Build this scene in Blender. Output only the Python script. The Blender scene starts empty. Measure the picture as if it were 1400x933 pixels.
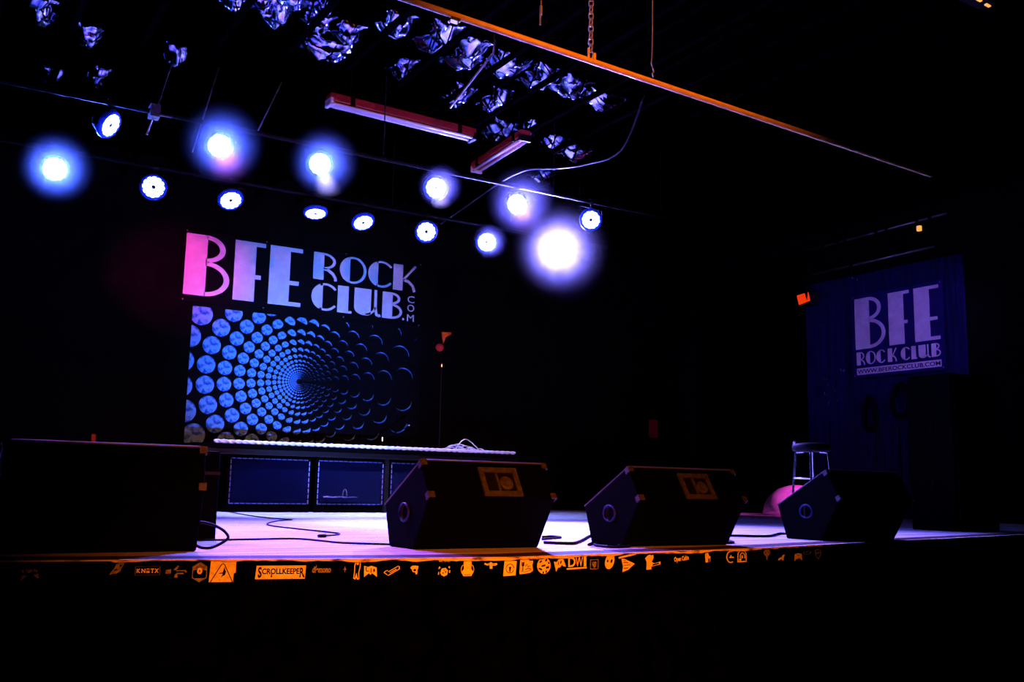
import bpy, bmesh, math, random
from mathutils import Vector, Matrix
random.seed(7)
S = bpy.context.scene
COL = S.collection
R = math.radians

# ------------------------------------------------------------------ camera
PSI, PIT, ROL = R(31.5), R(8.5), R(1.1)
fwd = Vector((math.sin(PSI)*math.cos(PIT), math.cos(PSI)*math.cos(PIT), math.sin(PIT)))
r0 = Vector((math.cos(PSI), -math.sin(PSI), 0)); u0 = r0.cross(fwd)
rgt = r0*math.cos(ROL) + u0*math.sin(ROL); upv = -r0*math.sin(ROL) + u0*math.cos(ROL)
cd = bpy.data.cameras.new('camera'); cam = bpy.data.objects.new('camera', cd); COL.objects.link(cam)
cd.sensor_width = 36; cd.lens = 36*1350/1400; cd.clip_start = .05; cd.clip_end = 200
cam.matrix_world = Matrix(((rgt.x, upv.x, -fwd.x, 0), (rgt.y, upv.y, -fwd.y, 0), (rgt.z, upv.z, -fwd.z, .36), (0, 0, 0, 1)))
S.camera = cam

# ------------------------------------------------------------------ world, view, light
w = bpy.data.worlds.new('world'); S.world = w; w.use_nodes = True
w.node_tree.nodes['Background'].inputs[0].default_value = (0, 0, 0, 1)
w.node_tree.nodes['Background'].inputs[1].default_value = 0
S.view_settings.view_transform = 'Standard'; S.view_settings.look = 'None'
S.view_settings.exposure = 0; S.view_settings.gamma = 1; S.view_settings.use_curve_mapping = False
S.cycles.use_denoising = True; S.cycles.denoising_input_passes = 'RGB_ALBEDO'
S.cycles.max_bounces = 6; S.cycles.volume_bounces = 0

def spot(name, loc, target, power, color, angle, blend=.6, size=.05):
    l = bpy.data.lights.new(name, 'SPOT'); l.energy = power; l.color = color
    l.spot_size = R(angle); l.spot_blend = blend; l.shadow_soft_size = size
    o = bpy.data.objects.new(name, l); COL.objects.link(o); o.location = loc
    o.rotation_euler = (Vector(target)-Vector(loc)).to_track_quat('-Z', 'Y').to_euler()
    return o
def point(name, loc, power, color, size=.03):
    l = bpy.data.lights.new(name, 'POINT'); l.energy = power; l.color = color; l.shadow_soft_size = size
    o = bpy.data.objects.new(name, l); COL.objects.link(o); o.location = loc
    return o
BLUE = (.16, .26, 1); COOL = (.13, .17, 1); WHITE = (.42, .38, 1); PINK = (.85, .07, .8); VIO = (.5, .32, 1); MAG = (1, .01, .45)
ORANGE = (1, .17, .002)
# warm house lamp hung over the audience
spot('house_light', (1.2, -1.6, 1.15), (2.9, 4.6, -.65), 3500, ORANGE, 45, 1, .08)
spot('house_bar_light', (2.6, .5, 3.3), (3.6, 4.6, 2.95), 1000, (1, .2, .004), 44, .9, .08)
# par can on the deck behind the middle wedge throws blue on the backdrop
spot('backdrop_wash', (3.75, 7.05, .27), (5.25, 14.6, 2.2), 4600, (.05, .22, 1), 34, 1, .03)
spot('backdrop_pink', (.35, 11.2, 3.4), (3.1, 14.6, 3.35), 1300, MAG, 25, .9, .03)  # magenta fill for the banner, from an added unseen can
# fill from an added violet can by the side wall, unseen
spot('side_wash', (11.6, 5.4, 3.4), (13.5, 10.5, 2.8), 600, (.3, .12, 1), 32, .9, .04)

spot('bag_wash', (12.3, 5.5, 3.35), (12.6, 11.6, .35), 4000, (1, .08, .8), 11, .8, .04)  # magenta fill added from an unseen can so the bag reads pink

# ------------------------------------------------------------------ materials
def mat(name, color=(.5, .5, .5), rough=.6, metal=0, spec=.3, emit=None, es=1):
    m = bpy.data.materials.new(name); m.use_nodes = True
    b = m.node_tree.nodes['Principled BSDF']
    b.inputs['Base Color'].default_value = (*color, 1); b.inputs['Roughness'].default_value = rough
    b.inputs['Metallic'].default_value = metal; b.inputs['Specular IOR Level'].default_value = spec
    if emit: b.inputs['Emission Color'].default_value = (*emit, 1); b.inputs['Emission Strength'].default_value = es
    return m
def noisy(m, c1, c2, scale=(6, 6, 6), lo=.4, hi=.65, detail=4, bump=0, coord='Object', distort=0):
    nt = m.node_tree; N = nt.nodes; L = nt.links; b = N['Principled BSDF']
    tc = N.new('ShaderNodeTexCoord'); mp = N.new('ShaderNodeMapping'); mp.inputs['Scale'].default_value = scale
    ns = N.new('ShaderNodeTexNoise'); ns.inputs['Scale'].default_value = 1; ns.inputs['Detail'].default_value = detail
    ns.inputs['Distortion'].default_value = distort
    rp = N.new('ShaderNodeValToRGB'); rp.color_ramp.elements[0].position = lo; rp.color_ramp.elements[1].position = hi
    rp.color_ramp.elements[0].color = (*c1, 1); rp.color_ramp.elements[1].color = (*c2, 1)
    L.new(tc.outputs[coord], mp.inputs[0]); L.new(mp.outputs[0], ns.inputs['Vector']); L.new(ns.outputs['Fac'], rp.inputs[0])
    L.new(rp.outputs[0], b.inputs['Base Color'])
    if bump:
        bp = N.new('ShaderNodeBump'); bp.inputs['Strength'].default_value = bump; bp.inputs['Distance'].default_value = .02
        L.new(ns.outputs['Fac'], bp.inputs['Height']); L.new(bp.outputs[0], b.inputs['Normal'])
    return m
M = {}
M['wall'] = noisy(mat('black_wall_paint', rough=.9, spec=.05), (.0015,)*3, (.003,)*3, (3, 3, 3))
M['ceil'] = noisy(mat('sooty_ceiling', rough=1, spec=0), (.0001,)*3, (.0003,)*3, (3, 3, 3))  # near black base colour with faint variation
M['drape'] = noisy(mat('black_drape', rough=1, spec=0), (.001,)*3, (.002,)*3, (30, 30, 4))
M['floor'] = noisy(mat('dark_floor', rough=.9, spec=.05), (.0008,)*3, (.002,)*3, (4, 4, 4))
M['fascia'] = noisy(mat('black_fascia', rough=.95, spec=0), (.0002,)*3, (.0006,)*3, (9, 9, 9))
M['deck'] = noisy(mat('worn_deck', rough=.55, spec=.3), (.34, .3, .34), (.72, .7, .72), (.9, 9, 9), .3, .52, 6, .12)
M['nose'] = noisy(mat('worn_wood_edge', rough=.7, spec=.2), (.08, .05, .03), (.75, .6, .42), (9, 30, 30), .35, .5, 5)
M['plank'] = noisy(mat('dark_stained_edge', rough=.7, spec=.1), (.03, .015, .014), (.10, .055, .05), (6, 40, 40), .35, .6)  # dark edge wood; shade at the stage lip is put into it too
M['cab'] = noisy(mat('black_cabinet', rough=.7, spec=.012), (.0004,)*3, (.0009,)*3, (40, 40, 40), bump=.15)
M['rub'] = mat('black_rubber', (.002,)*3, .6, 0, .08)
M['blk'] = mat('black_metal', (.003,)*3, .5, 0, .12)
M['bead'] = mat('glossy_edge_bead', (.06,.05,.06), .3, 0, .5)
M['corner'] = noisy(mat('corner_metal', rough=.45, metal=.2), (.03, .026, .026), (.06, .055, .05), (60, 60, 60))
M['grey'] = noisy(mat('scuffed_grey_plastic', rough=.5), (.025, .022, .022), (.05, .045, .045), (40, 40, 40))
M['chrome'] = mat('chrome', (.85, .85, .88), .18, 1)
M['steel'] = noisy(mat('galvanised_steel', rough=.35, metal=.8), (.25, .25, .27), (.4, .4, .42), (20, 20, 20))
M['pipe'] = mat('dark_pipe', (.004, .004, .005), .5, .1, .06)
M['joist'] = noisy(mat('sooty_joist', rough=.95, spec=0), (.0003,)*3, (.0008,)*3, (9, 9, 9))  # near black base colour for the joists
M['conduit'] = mat('dull_conduit', (.06, .06, .07), .4, .6)
M['rimsteel'] = mat('blued_rim', (.06, .09, .22), .35, .5)  # steel rim tinted with the blue stage light
M['mesh'] = mat('blued_mesh', (.002, .004, .03), .5, 0, .03)  # blue light on the mesh put into its colour
M['cup'] = mat('navy_cup', (.008, .008, .06), .5, 0, .15)
M['bar'] = noisy(mat('bare_bar', rough=.5, metal=.1), (.6, .4, .12), (.8, .55, .2), (12, 60, 60))  # orange house light partly put into this brassy tint
M['chain'] = mat('chain_steel', (.35, .33, .3), .35, .6)
M['banner'] = noisy(mat('black_banner', rough=.8, spec=.1), (.0007, .0006, .001), (.0015, .0012, .002), (5, 5, 5))
M['banner2'] = noisy(mat('navy_banner', rough=.5, spec=.2), (.006, .004, .07), (.012, .006, .11), (3, 3, 3))
M['print'] = noisy(mat('white_print', rough=.75, spec=.15), (.7, .68, .72), (.82, .8, .84), (6, 6, 6))
M['navy_print'] = mat('navy_print', (.012, .01, .06), .7, 0, .1)
M['moon'] = noisy(mat('moon_print', rough=.75, spec=.1), (.012, .11, .45), (.18, .52, .95), (1.7, 1.7, 1.7), .4, .54, 3, coord='UV')
M['foil'] = noisy(mat('insulation_foil', rough=.13, metal=1), (.16, .2, .4), (.6, .66, .9), (5, 5, 5))  # silver foil; blue light and highlights partly put into its tint
M['enamel'] = noisy(mat('white_enamel', rough=.4), (.6, .6, .64), (.75, .75, .8), (10, 10, 10))
M['rust'] = noisy(mat('rust_red_enamel', rough=.45), (.22, .012, .008), (.32, .02, .014), (10, 10, 10))  # dim orange light on the fixtures put into a red enamel colour
M['tube'] = mat('tube_glass', (.8, .8, .82), .15, 0, .6)
M['rope'] = noisy(mat('white_sheath', rough=.5), (.6, .6, .62), (.85, .85, .85), (50, 50, 50))
M['board'] = noisy(mat('blue_painted_board', rough=.7, spec=.1), (.004, .004, .04), (.008, .007, .07), (14, 14, 1.2))  # dark blue boards, streaked lengthways
M['red'] = mat('red_foam', (.5, .02, .01), .7)  # red of the house light put into the windscreen colour
M['orangefoam'] = mat('orange_plastic', (.75, .12, .01), .5)  # orange light put into the mic clip colour; the latch shares it
M['bag'] = noisy(mat('pale_bag', rough=.7), (.55, .4, .5), (.7, .55, .62), (8, 8, 8))
M['paper'] = noisy(mat('paper_notice', rough=.9), (.25, .008, .006), (.4, .012, .01), (1, 1, 90), .45, .55)  # red cast of the house light put into the paper colour
M['stk'] = noisy(mat('sticker_vinyl', rough=.6), (.62, .58, .5), (.85, .8, .68), (45, 45, 45), .35, .6)
M['stk2'] = noisy(mat('dull_sticker_vinyl', rough=.7), (.12, .10, .09), (.28, .25, .22), (60, 60, 60), .35, .6)  # darker vinyl; on end stickers it paints in the weaker house light
M['stky'] = noisy(mat('yellow_sticker_vinyl', rough=.5), (.8, .68, .25), (.95, .82, .35), (40, 40, 40), .35, .6)
M['ink'] = mat('black_ink', (.004, .003, .003), .8, 0, .1)
M['led'] = mat('led_emitter', (.1, .1, .1), .4, emit=(.2, .27, 1), es=26)
M['rim'] = mat('blue_plastic_rim', (.02, .12, .8), .5, 0, .2)  # blue lamp glow put into the ring colour
M['redlamp'] = mat('red_gel_glow', (.2, .02, .01), .4, emit=(1, .045, .003), es=.75)
M['amber'] = mat('amber_glow', (.3, .2, .02), .4, emit=(1, .42, .08), es=1.1)

# ------------------------------------------------------------------ mesh helpers
class MB:
    def __init__(s): s.v = []; s.f = []; s.uv = {}
    def add(s, vs, fs):
        k = len(s.v); s.v += [Vector(a) for a in vs]; s.f += [[i+k for i in q] for q in fs]; return s
    def box(s, a, b):
        (x0, y0, z0), (x1, y1, z1) = a, b
        return s.add([(x0, y0, z0), (x1, y0, z0), (x1, y1, z0), (x0, y1, z0), (x0, y0, z1), (x1, y0, z1), (x1, y1, z1), (x0, y1, z1)],
                     [(0, 3, 2, 1), (4, 5, 6, 7), (0, 1, 5, 4), (1, 2, 6, 5), (2, 3, 7, 6), (3, 0, 4, 7)])
    def obox(s, c, ax, ay, az):            # oriented box from half-axis vectors
        c, ax, ay, az = map(Vector, (c, ax, ay, az))
        vs = [c+ax*i+ay*j+az*k for k in (-1, 1) for (i, j) in ((-1, -1), (1, -1), (1, 1), (-1, 1))]
        return s.add(vs, [(0, 3, 2, 1), (4, 5, 6, 7), (0, 1, 5, 4), (1, 2, 6, 5), (2, 3, 7, 6), (3, 0, 4, 7)])
    def tube(s, pts, r, n=8, cap=True, closed=False):
        pts = [Vector(p) for p in pts]; m = len(pts); rings = []
        rs = r if isinstance(r, (list, tuple)) else [r]*m
        prev = None
        for i, p in enumerate(pts):
            t = (pts[(i+1) % m]-pts[i-1]) if closed else (pts[min(i+1, m-1)]-pts[max(i-1, 0)])
            t.normalize()
            a = prev if prev is not None else (Vector((0, 0, 1)) if abs(t.z) < .9 else Vector((1, 0, 0)))
            x = (a - t*a.dot(t)); 
            if x.length < 1e-6: x = t.orthogonal()
            x.normalize(); y = t.cross(x); prev = x
            rings.append([p + (x*math.cos(2*math.pi*k/n)+y*math.sin(2*math.pi*k/n))*rs[i] for k in range(n)])
        fs = []
        for i in range(m if closed else m-1):
            j = (i+1) % m
            for k in range(n):
                fs.append((i*n+k, i*n+(k+1) % n, j*n+(k+1) % n, j*n+k))
        if cap and not closed: fs += [tuple(range(n-1, -1, -1)), tuple((m-1)*n+k for k in range(n))]
        return s.add([v for q in rings for v in q], fs)
    def lathe(s, c, axis, prof, n=20):     # prof: (distance along axis, radius)
        c = Vector(c); t = Vector(axis).normalized(); x = t.orthogonal().normalized(); y = t.cross(x)
        vs = [c+t*d+(x*math.cos(2*math.pi*k/n)+y*math.sin(2*math.pi*k/n))*max(r, 1e-4) for d, r in prof for k in range(n)]
        fs = [(i*n+k, i*n+(k+1) % n, (i+1)*n+(k+1) % n, (i+1)*n+k) for i in range(len(prof)-1) for k in range(n)]
        fs += [tuple(range(n-1, -1, -1)), tuple((len(prof)-1)*n+k for k in range(n))]
        return s.add(vs, fs)
    def ball(s, c, r, n=14, m=8, sc=(1, 1, 1)):
        c = Vector(c); vs = []; fs = []
        for i in range(m+1):
            th = math.pi*i/m
            for k in range(n):
                ph = 2*math.pi*k/n
                vs.append(c+Vector((sc[0]*r*math.sin(th)*math.cos(ph), sc[1]*r*math.sin(th)*math.sin(ph), -sc[2]*r*math.cos(th))))
        fs = [(i*n+k, i*n+(k+1) % n, (i+1)*n+(k+1) % n, (i+1)*n+k) for i in range(m) for k in range(n)]
        return s.add(vs, fs)
    def prism(s, pts, d):                  # planar outline (3-D points) pushed by vector d
        d = Vector(d); pts = [Vector(p) for p in pts]; n = len(pts)
        return s.add(pts+[p+d for p in pts], [tuple(range(n)), tuple(range(2*n-1, n-1, -1))]+[(k, (k+1) % n, n+(k+1) % n, n+k) for k in range(n)])
    def build(s, name, material, parent=None, smooth=False, bevel=0, seg=2):
        me = bpy.data.meshes.new(name)
        off = parent_world(parent)
        bm = bmesh.new(); vs = [bm.verts.new(v-off) for v in s.v]
        for q in s.f:
            try: bm.faces.new([vs[i] for i in q])
            except ValueError: pass
        bmesh.ops.recalc_face_normals(bm, faces=bm.faces)
        if bevel:
            bmesh.ops.remove_doubles(bm, verts=bm.verts, dist=1e-5)
            bmesh.ops.bevel(bm, geom=[e for e in bm.edges if len(e.link_faces) == 2 and e.calc_face_angle(0) > .3], offset=bevel, segments=seg, profile=.5, affect='EDGES')
        bm.to_mesh(me); bm.free()
        if smooth:
            for p in me.polygons: p.use_smooth = True
        me.materials.append(M[material] if isinstance(material, str) else material)
        o = bpy.data.objects.new(name, me); COL.objects.link(o)
        if parent is not None: o.parent = parent
        return o
def parent_world(p):
    v = Vector((0, 0, 0))
    while p is not None: v += p.location; p = p.parent
    return v
def tag(o, label, cat, group=None, kind=None):
    o['label'] = label
    if cat: o['category'] = cat
    if group: o['group'] = group
    if kind: o['kind'] = kind
    return o
def thing(name, loc, label, cat, group=None):
    o = bpy.data.objects.new(name, None); COL.objects.link(o); o.location = loc; o.empty_display_size = .1
    return tag(o, label, cat, group)
def struct(name, mb, m, label, cat='room', **k):
    o = mb.build(name, m, **k); return tag(o, label, cat, kind='structure')
def catmull(pts, n=6):
    pts = [Vector(p) for p in pts]; P = [pts[0]]+pts+[pts[-1]]; out = []
    for i in range(1, len(P)-2):
        a, b, c, d = P[i-1:i+3]
        for k in range(n):
            t = k/n; out.append(.5*((2*b)+(c-a)*t+(2*a-5*b+4*c-d)*t*t+(3*b-a-3*c+d)*t**3))
    return out+[pts[-1]]
def text2d(s, bold=0.0):
    cu = bpy.data.curves.new('t', 'FONT'); cu.body = s; cu.size = 1; cu.offset = bold; cu.resolution_u = 4
    ob = bpy.data.objects.new('t', cu); COL.objects.link(ob)
    dg = bpy.context.evaluated_depsgraph_get(); me = ob.evaluated_get(dg).to_mesh()
    vs = [(v.co.x, v.co.y) for v in me.vertices]; fs = [tuple(p.vertices) for p in me.polygons]
    ob.evaluated_get(dg).to_mesh_clear(); bpy.data.objects.remove(ob); bpy.data.curves.remove(cu)
    x0 = min(a for a, b in vs); x1 = max(a for a, b in vs); y0 = min(b for a, b in vs); y1 = max(b for a, b in vs)
    return [((a-x0)/(x1-x0), (b-y0)/(y1-y0)) for a, b in vs], fs

# ------------------------------------------------------------------ the room
FRONT = [(-1.5, 5.25), (0.42, 4.96), (1.17, 4.82), (2.19, 4.60), (2.79, 4.52), (3.32, 4.59), (4.74, 4.78), (6.01, 5.07), (6.95, 5.28), (13.5, 6.7)]
struct('floor', MB().box((-1.6, -5.1, -1.15), (13.6, 7.0, -1.05)), 'floor', 'black floor of the audience area below the stage', 'floor')
struct('wall_back', MB().box((-1.6, 14.66, -1.05), (13.6, 15.0, 5.2)), 'wall', 'black painted wall behind the stage', 'wall')
struct('wall_left', MB().box((-1.6, -5.1, -1.05), (-1.5, 15.0, 5.2)), 'wall', 'black side wall beyond the left end of the stage', 'wall')
struct('wall_front', MB().box((-1.6, -5.1, -1.05), (13.6, -5.0, 5.2)), 'wall', 'black wall at the rear of the audience area', 'wall')
wr = struct('wall_right', MB().box((13.53, -5.1, -1.05), (13.65, 15.0, 5.2)), 'wall', 'dark side wall clad in vertical blue boards beside the stage', 'wall')
y = 8.95
k = 0
while y < 12.0:
    bw = .155 + .012*math.sin(k*2.3); d = .012 + .006*math.sin(k*1.7)
    MB().box((13.53-d-.01, y, 0), (13.545, y+bw-.012, 4.05)).build('board', 'board', wr, bevel=.004, seg=1)
    y += bw; k += 1
ceil = struct('ceiling', MB().box((-1.6, -5.1, 5.1), (13.6, 15.0, 5.2)), 'ceil', 'black ceiling deck with exposed joists over the stage', 'ceiling')
for i in range(22):
    x = -.9 + i*.65
    j = MB()
    j.box((x-.03, 4.9, 4.72), (x+.03, 14.9, 4.76)); j.box((x-.03, 4.9, 5.04), (x+.03, 14.9, 5.1))
    for q in range(20):
        a = 4.9+q*.5; j.tube([(x, a, 4.75), (x, a+.25, 5.05)], .008, 5); j.tube([(x, a+.25, 5.05), (x, a+.5, 4.75)], .008, 5)
    j.build('joist', 'joist', ceil)
# stage
stage = struct('stage', MB().prism([(x, y+.03, 0) for x, y in FRONT]+[(13.53, 14.66, 0), (-1.5, 14.66, 0)], (0, 0, -.04)), 'deck',
               'pale worn stage deck lit white and pink by the lamps', 'stage')
fb = MB()
for (a, b), (c, d) in zip(FRONT, FRONT[1:]):
    fb.add([(a, b+.012, -.001), (c, d+.012, -.001), (c, d+.012, -1.05), (a, b+.012, -1.05), (a, b+.05, -.001), (c, d+.05, -.001), (c, d+.05, -1.05), (a, b+.05, -1.05)],
           [(0, 1, 2, 3), (7, 6, 5, 4), (0, 4, 5, 1), (3, 2, 6, 7)])
fb.build('fascia', 'fascia', stage)
def front_y(x):
    for (a, b), (c, d) in zip(FRONT, FRONT[1:]):
        if a <= x <= c: return b+(d-b)*(x-a)/(c-a)
pk = MB()
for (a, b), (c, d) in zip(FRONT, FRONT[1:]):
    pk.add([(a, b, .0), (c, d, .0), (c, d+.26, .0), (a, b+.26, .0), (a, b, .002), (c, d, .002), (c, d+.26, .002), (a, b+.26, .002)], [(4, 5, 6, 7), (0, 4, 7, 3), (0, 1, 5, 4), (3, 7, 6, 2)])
pk.build('edge_plank', 'plank', stage)  # strip widened to paint shade on the deck before the wedges
nb = MB(); xs = [-1.5+.02*i for i in range(0, 560)]
rows = []
h = .009
for x in xs:
    h += random.uniform(-.003, .003); h = min(max(h, .003), .014)
    if .4 < x < .86 or x < .3: hh = .002  # fade of the house light at left put into the edge height
    else: hh = h*(.55 if x < 1.25 else 1)
    rows.append((x, front_y(x), hh))
vs = []; fs = []
for x, yy, hh in rows:
    vs += [(x, yy+.03, .003), (x, yy-.012, .003), (x, yy-.014, -hh), (x, yy+.01, -hh)]
for i in range(len(rows)-1):
    for q in range(4):
        fs.append((i*4+q, i*4+(q+1) % 4, i*4+4+(q+1) % 4, i*4+4+q))
nb.add(vs, fs); n_ = nb.build('edge_nosing', 'nose', stage); n_['label'] = 'worn bare wood edge with chipped black paint'

# ------------------------------------------------------------------ stage monitors
def wedge(x0, x1, yb, label, sc=1.0, ridge=-.19, panel=True):
    t = thing('stage_monitor', ((x0+x1)/2, yb+.17, 0), label, 'monitor', 'floor wedge monitors along the stage edge')
    prof = [(-.06, .515), (.42, .25), (.335, 0.0), (.0, 0.0), (ridge, .305)]
    P = [(yb+a*sc, b*sc) for a, b in prof]
    MB().prism([(x0, a, b) for a, b in P], (x1-x0, 0, 0)).build('cabinet', 'cab', t, bevel=.012, seg=3)
    # upstage baffle grille
    g = MB(); a = Vector((0, P[0][0], P[0][1])); b = Vector((0, P[1][0], P[1][1])); d = b-a; n = Vector((0, .485, .875)).normalized()
    for i in range(25):
        f = .08+.84*i/24
        g.tube([a+d*f+n*.008+Vector((x0+.05, 0, 0)), a+d*f+n*.008+Vector((x1-.05, 0, 0))], .003, 4)
    for i in range(40):
        x = x0+.05+(x1-x0-.1)*i/39
        g.tube([a+d*.08+n*.008+Vector((x, 0, 0)), a+d*.92+n*.008+Vector((x, 0, 0))], .003, 4)
    g.build('grille', 'blk', t)
    # upper front face: frame panel with recess
    A = Vector((0, P[0][0], P[0][1])); B = Vector((0, P[4][0], P[4][1])); dn = (B-A); L = dn.length; dn.normalize(); nn = Vector((0, dn.z, -dn.y))
    if nn.y > 0: nn = -nn
    def fp(u, v, o=0): return A+dn*v+nn*o+Vector((x0+u, 0, 0))
    ww = x1-x0
    if panel:
        u0_, u1_ = ww*.42, ww*.42+.265; v0, v1 = .045, L-.008; fr = MB()
        th = .032
        for (ua, ub, va, vb) in ((u0_, u1_, v0, v0+th), (u0_, u1_, v1-th, v1), (u0_, u0_+th, v0+th, v1-th), (u1_-th, u1_, v0+th, v1-th)):
            fr.prism([fp(ua, va, .001), fp(ub, va, .001), fp(ub, vb, .001), fp(ua, vb, .001)], nn*.012)
        p = fr.build('panel_frame', 'grey', t)
        rc = MB().prism([fp(u0_+th, v0+th, .0015), fp(u1_-th, v0+th, .0015), fp(u1_-th, v1-th, .0015), fp(u0_+th, v1-th, .0015)], nn*.002).build('recess', 'blk', t)
        um = u0_+th+.075
        MB().prism([fp(um, v0+th, .003), fp(um+.012, v0+th, .003), fp(um+.012, v1-th, .003), fp(um, v1-th, .003)], nn*.012).build('divider', 'grey', t)
        MB().lathe(fp(um+.062, (v0+v1)/2+.01, .003), nn, [(0, .045), (.012, .045), (.016, .035), (.016, .001)], 18).build('round_socket', 'grey', t)
    # corner protectors on the front face and along the top
    for u in (.0, ww):
        for v, hh in ((0, 0), (L, 1)):
            s_ = 1 if u == 0 else -1
            ca = fp(u, v, 0)
            c = MB(); w_ = .034; 
            vv = -1 if hh else 1
            c.prism([fp(u-s_*.004, v-vv*.004, .002), fp(u+s_*w_, v-vv*.004, .002), fp(u+s_*w_, v+vv*w_, .002), fp(u-s_*.004, v+vv*w_, .002)], nn*.006)
            c.obox(ca+Vector((s_*.0-s_*.004, 0, 0))+dn*vv*.018-nn*.016, (.003, 0, 0), dn*.02, nn*.02)
            c.build('corner_protector', 'corner', t)
    # beads added to draw the highlight along the edges
    MB().tube([fp(.03, -.001, -.002), fp(ww-.03, -.001, -.002)], .006, 6).build('edge_bead', 'bead', t)
    MB().tube([(x0+.004, P[0][0], P[0][1]), (x0+.004, P[1][0], P[1][1])], .006, 6).build('edge_bead', 'bead', t)
    # recessed round handle cup on each end panel
    for x, s_ in ((x0, -1), (x1, 1)):
        c = Vector((x, yb+.13*sc, .21*sc)); h_ = MB()
        ring = [c+Vector((s_*.004, math.cos(2*math.pi*k/20)*.062, math.sin(2*math.pi*k/20)*.05)) for k in range(20)]
        h_.tube(ring, .009, 6, closed=True); cup = h_.build('handle_cup', 'cup', t, smooth=True)
        MB().tube([c+Vector((s_*.006, 0, -.045)), c+Vector((s_*.02, 0, -.02)), c+Vector((s_*.02, 0, .02)), c+Vector((s_*.006, 0, .045))], .008, 6).build('handle', 'blk', cup)
    for x in (x0+.06, x1-.06):
        for yy in (.05, .29):
            MB().lathe((x, yb+yy, 0), (0, 0, 1), [(0, .018), (.006, .018)], 10).build('rubber_foot', 'rub', t)
    return t
wedge(.42, 1.38, 5.40, 'black wedge monitor with cable looping from its end, beside the road case', 1.06, -.09, False)
wedge(2.57, 3.43, 5.24, 'black wedge monitor with full lit socket panel, in front of the drum riser')
wedge(4.04, 4.97, 5.18, 'black wedge monitor on whose end panel an oval handle cup shows')
wedge(6.2, 7.08, 5.43, 'black wedge monitor in front of the chrome legged stool', 1.07)

# ------------------------------------------------------------------ drum riser with subwoofers beneath
rz = thing('drum_riser', (5.4, 13.3, 0), 'low black drum riser standing before the moon backdrop', 'riser')
MB().box((3.05, 12.4, .79), (7.78, 14.3, .85)).build('deck_board', 'cab', rz, bevel=.008)
for x in (3.12, 5.68, 7.72):
    for yy in (12.5, 14.2):
        MB().box((x-.03, yy-.03, 0), (x+.03, yy+.03, .79)).build('leg', 'blk', rz)
MB().box((3.05, 12.43, .72), (7.78, 12.46, .79)).build('front_rail', 'blk', rz)
def sub(x0, x1, label):
    t = thing('subwoofer', ((x0+x1)/2, 12.9, 0), label, 'subwoofer', 'subwoofers under the drum riser')
    MB().box((x0, 12.52, 0), (x1, 13.3, .71)).build('cabinet', 'cab', t, bevel=.01)
    fr = MB(); a, b, c, d = x0+.035, x1-.035, .11, .675
    dash = []
    for (p, q) in (((a, c), (b, c)), ((a, d), (b, d)), ((a, c), (a, d)), ((b, c), (b, d))):
        n = max(2, int(math.hypot(q[0]-p[0], q[1]-p[1])/.07))
        for i in range(n):
            u = i/n; v = (i+.72)/n
            fr.tube([(p[0]+(q[0]-p[0])*u, 12.505, p[1]+(q[1]-p[1])*u), (p[0]+(q[0]-p[0])*v, 12.505, p[1]+(q[1]-p[1])*v)], .007, 5)
    fr.build('grille_rim', 'rimsteel', t)
    g = MB(); st_ = .034
    n = int((b-a+d-c)/st_)
    for i in range(n):
        for sgn in (1, -1):
            e = i*st_
            # diagonal strip clipped to the rectangle
            x_0, z_0 = (a, c+e) if e < d-c else (a+e-(d-c), d)
            x_1, z_1 = (a+e, c) if e < b-a else (b, c+e-(b-a))
            if sgn < 0: x_0, x_1 = a+b-x_0, a+b-x_1
            g.tube([(x_0, 12.512, z_0), (x_1, 12.512, z_1)], .0035, 4, cap=False)
    g.build('mesh_grille', 'mesh', t)
    return t
sub(3.52, 4.62, 'black subwoofer with mesh grille at the pink lit end of the riser')
sb = sub(4.68, 5.67, 'black subwoofer with mesh grille and a bright latch, middle of the riser')
sub(5.73, 6.75, 'black subwoofer with mesh grille half hidden behind the wedge with socket panel')
h_ = MB(); h_.tube([(5.08+.03*math.cos(a), 12.47, .22+.09*math.sin(a)) for a in [math.pi*i/10 for i in range(11)]], .008, 6)
h_.tube([(4.78+.06*i, 12.47, .205+.004*math.sin(i*2)) for i in range(9)], [.012, .016, .009, .013, .01, .014, .009, .011, .006], 6)
h_.build('latch', 'chrome', sb)
# twisted white rope along the riser edge
rp = MB()
for ph in (0, math.pi):
    rp.tube([(3.3+i*.014, 12.415+.012*math.cos(i*.5+ph), .8765+.012*math.sin(i*.5+ph)) for i in range(int((7.72-3.3)/.014))], .014, 6)
tag(rp.build('rope_light', 'rope', smooth=True), 'white twisted rope light lying along the front edge of the drum riser', 'rope light')
cb = MB()
for i in range(13):
    x = 6.55+random.random()*.7; w_ = random.uniform(.15, .4); hh = random.uniform(.03, .1)
    if i == 0: x, w_, hh = 6.95, .36, .19
    if i == 1: x, w_, hh = 6.9, .5, .12
    yy = 12.5+random.random()*.12
    cb.tube(catmull([(x-w_*.55, yy, .862), (x-w_*.4, yy+.02, .862+hh*.55), (x-w_*.05, yy+.03, .862+hh), (x+w_*.35, yy, .862+hh*.5), (x+w_*.55, yy-.03, .862)], 5), .0065, 6)
tag(cb.build('cable_tangle', 'rope', smooth=True), 'tangle of white cable loops heaped on the end of the drum riser', 'cable')

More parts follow.
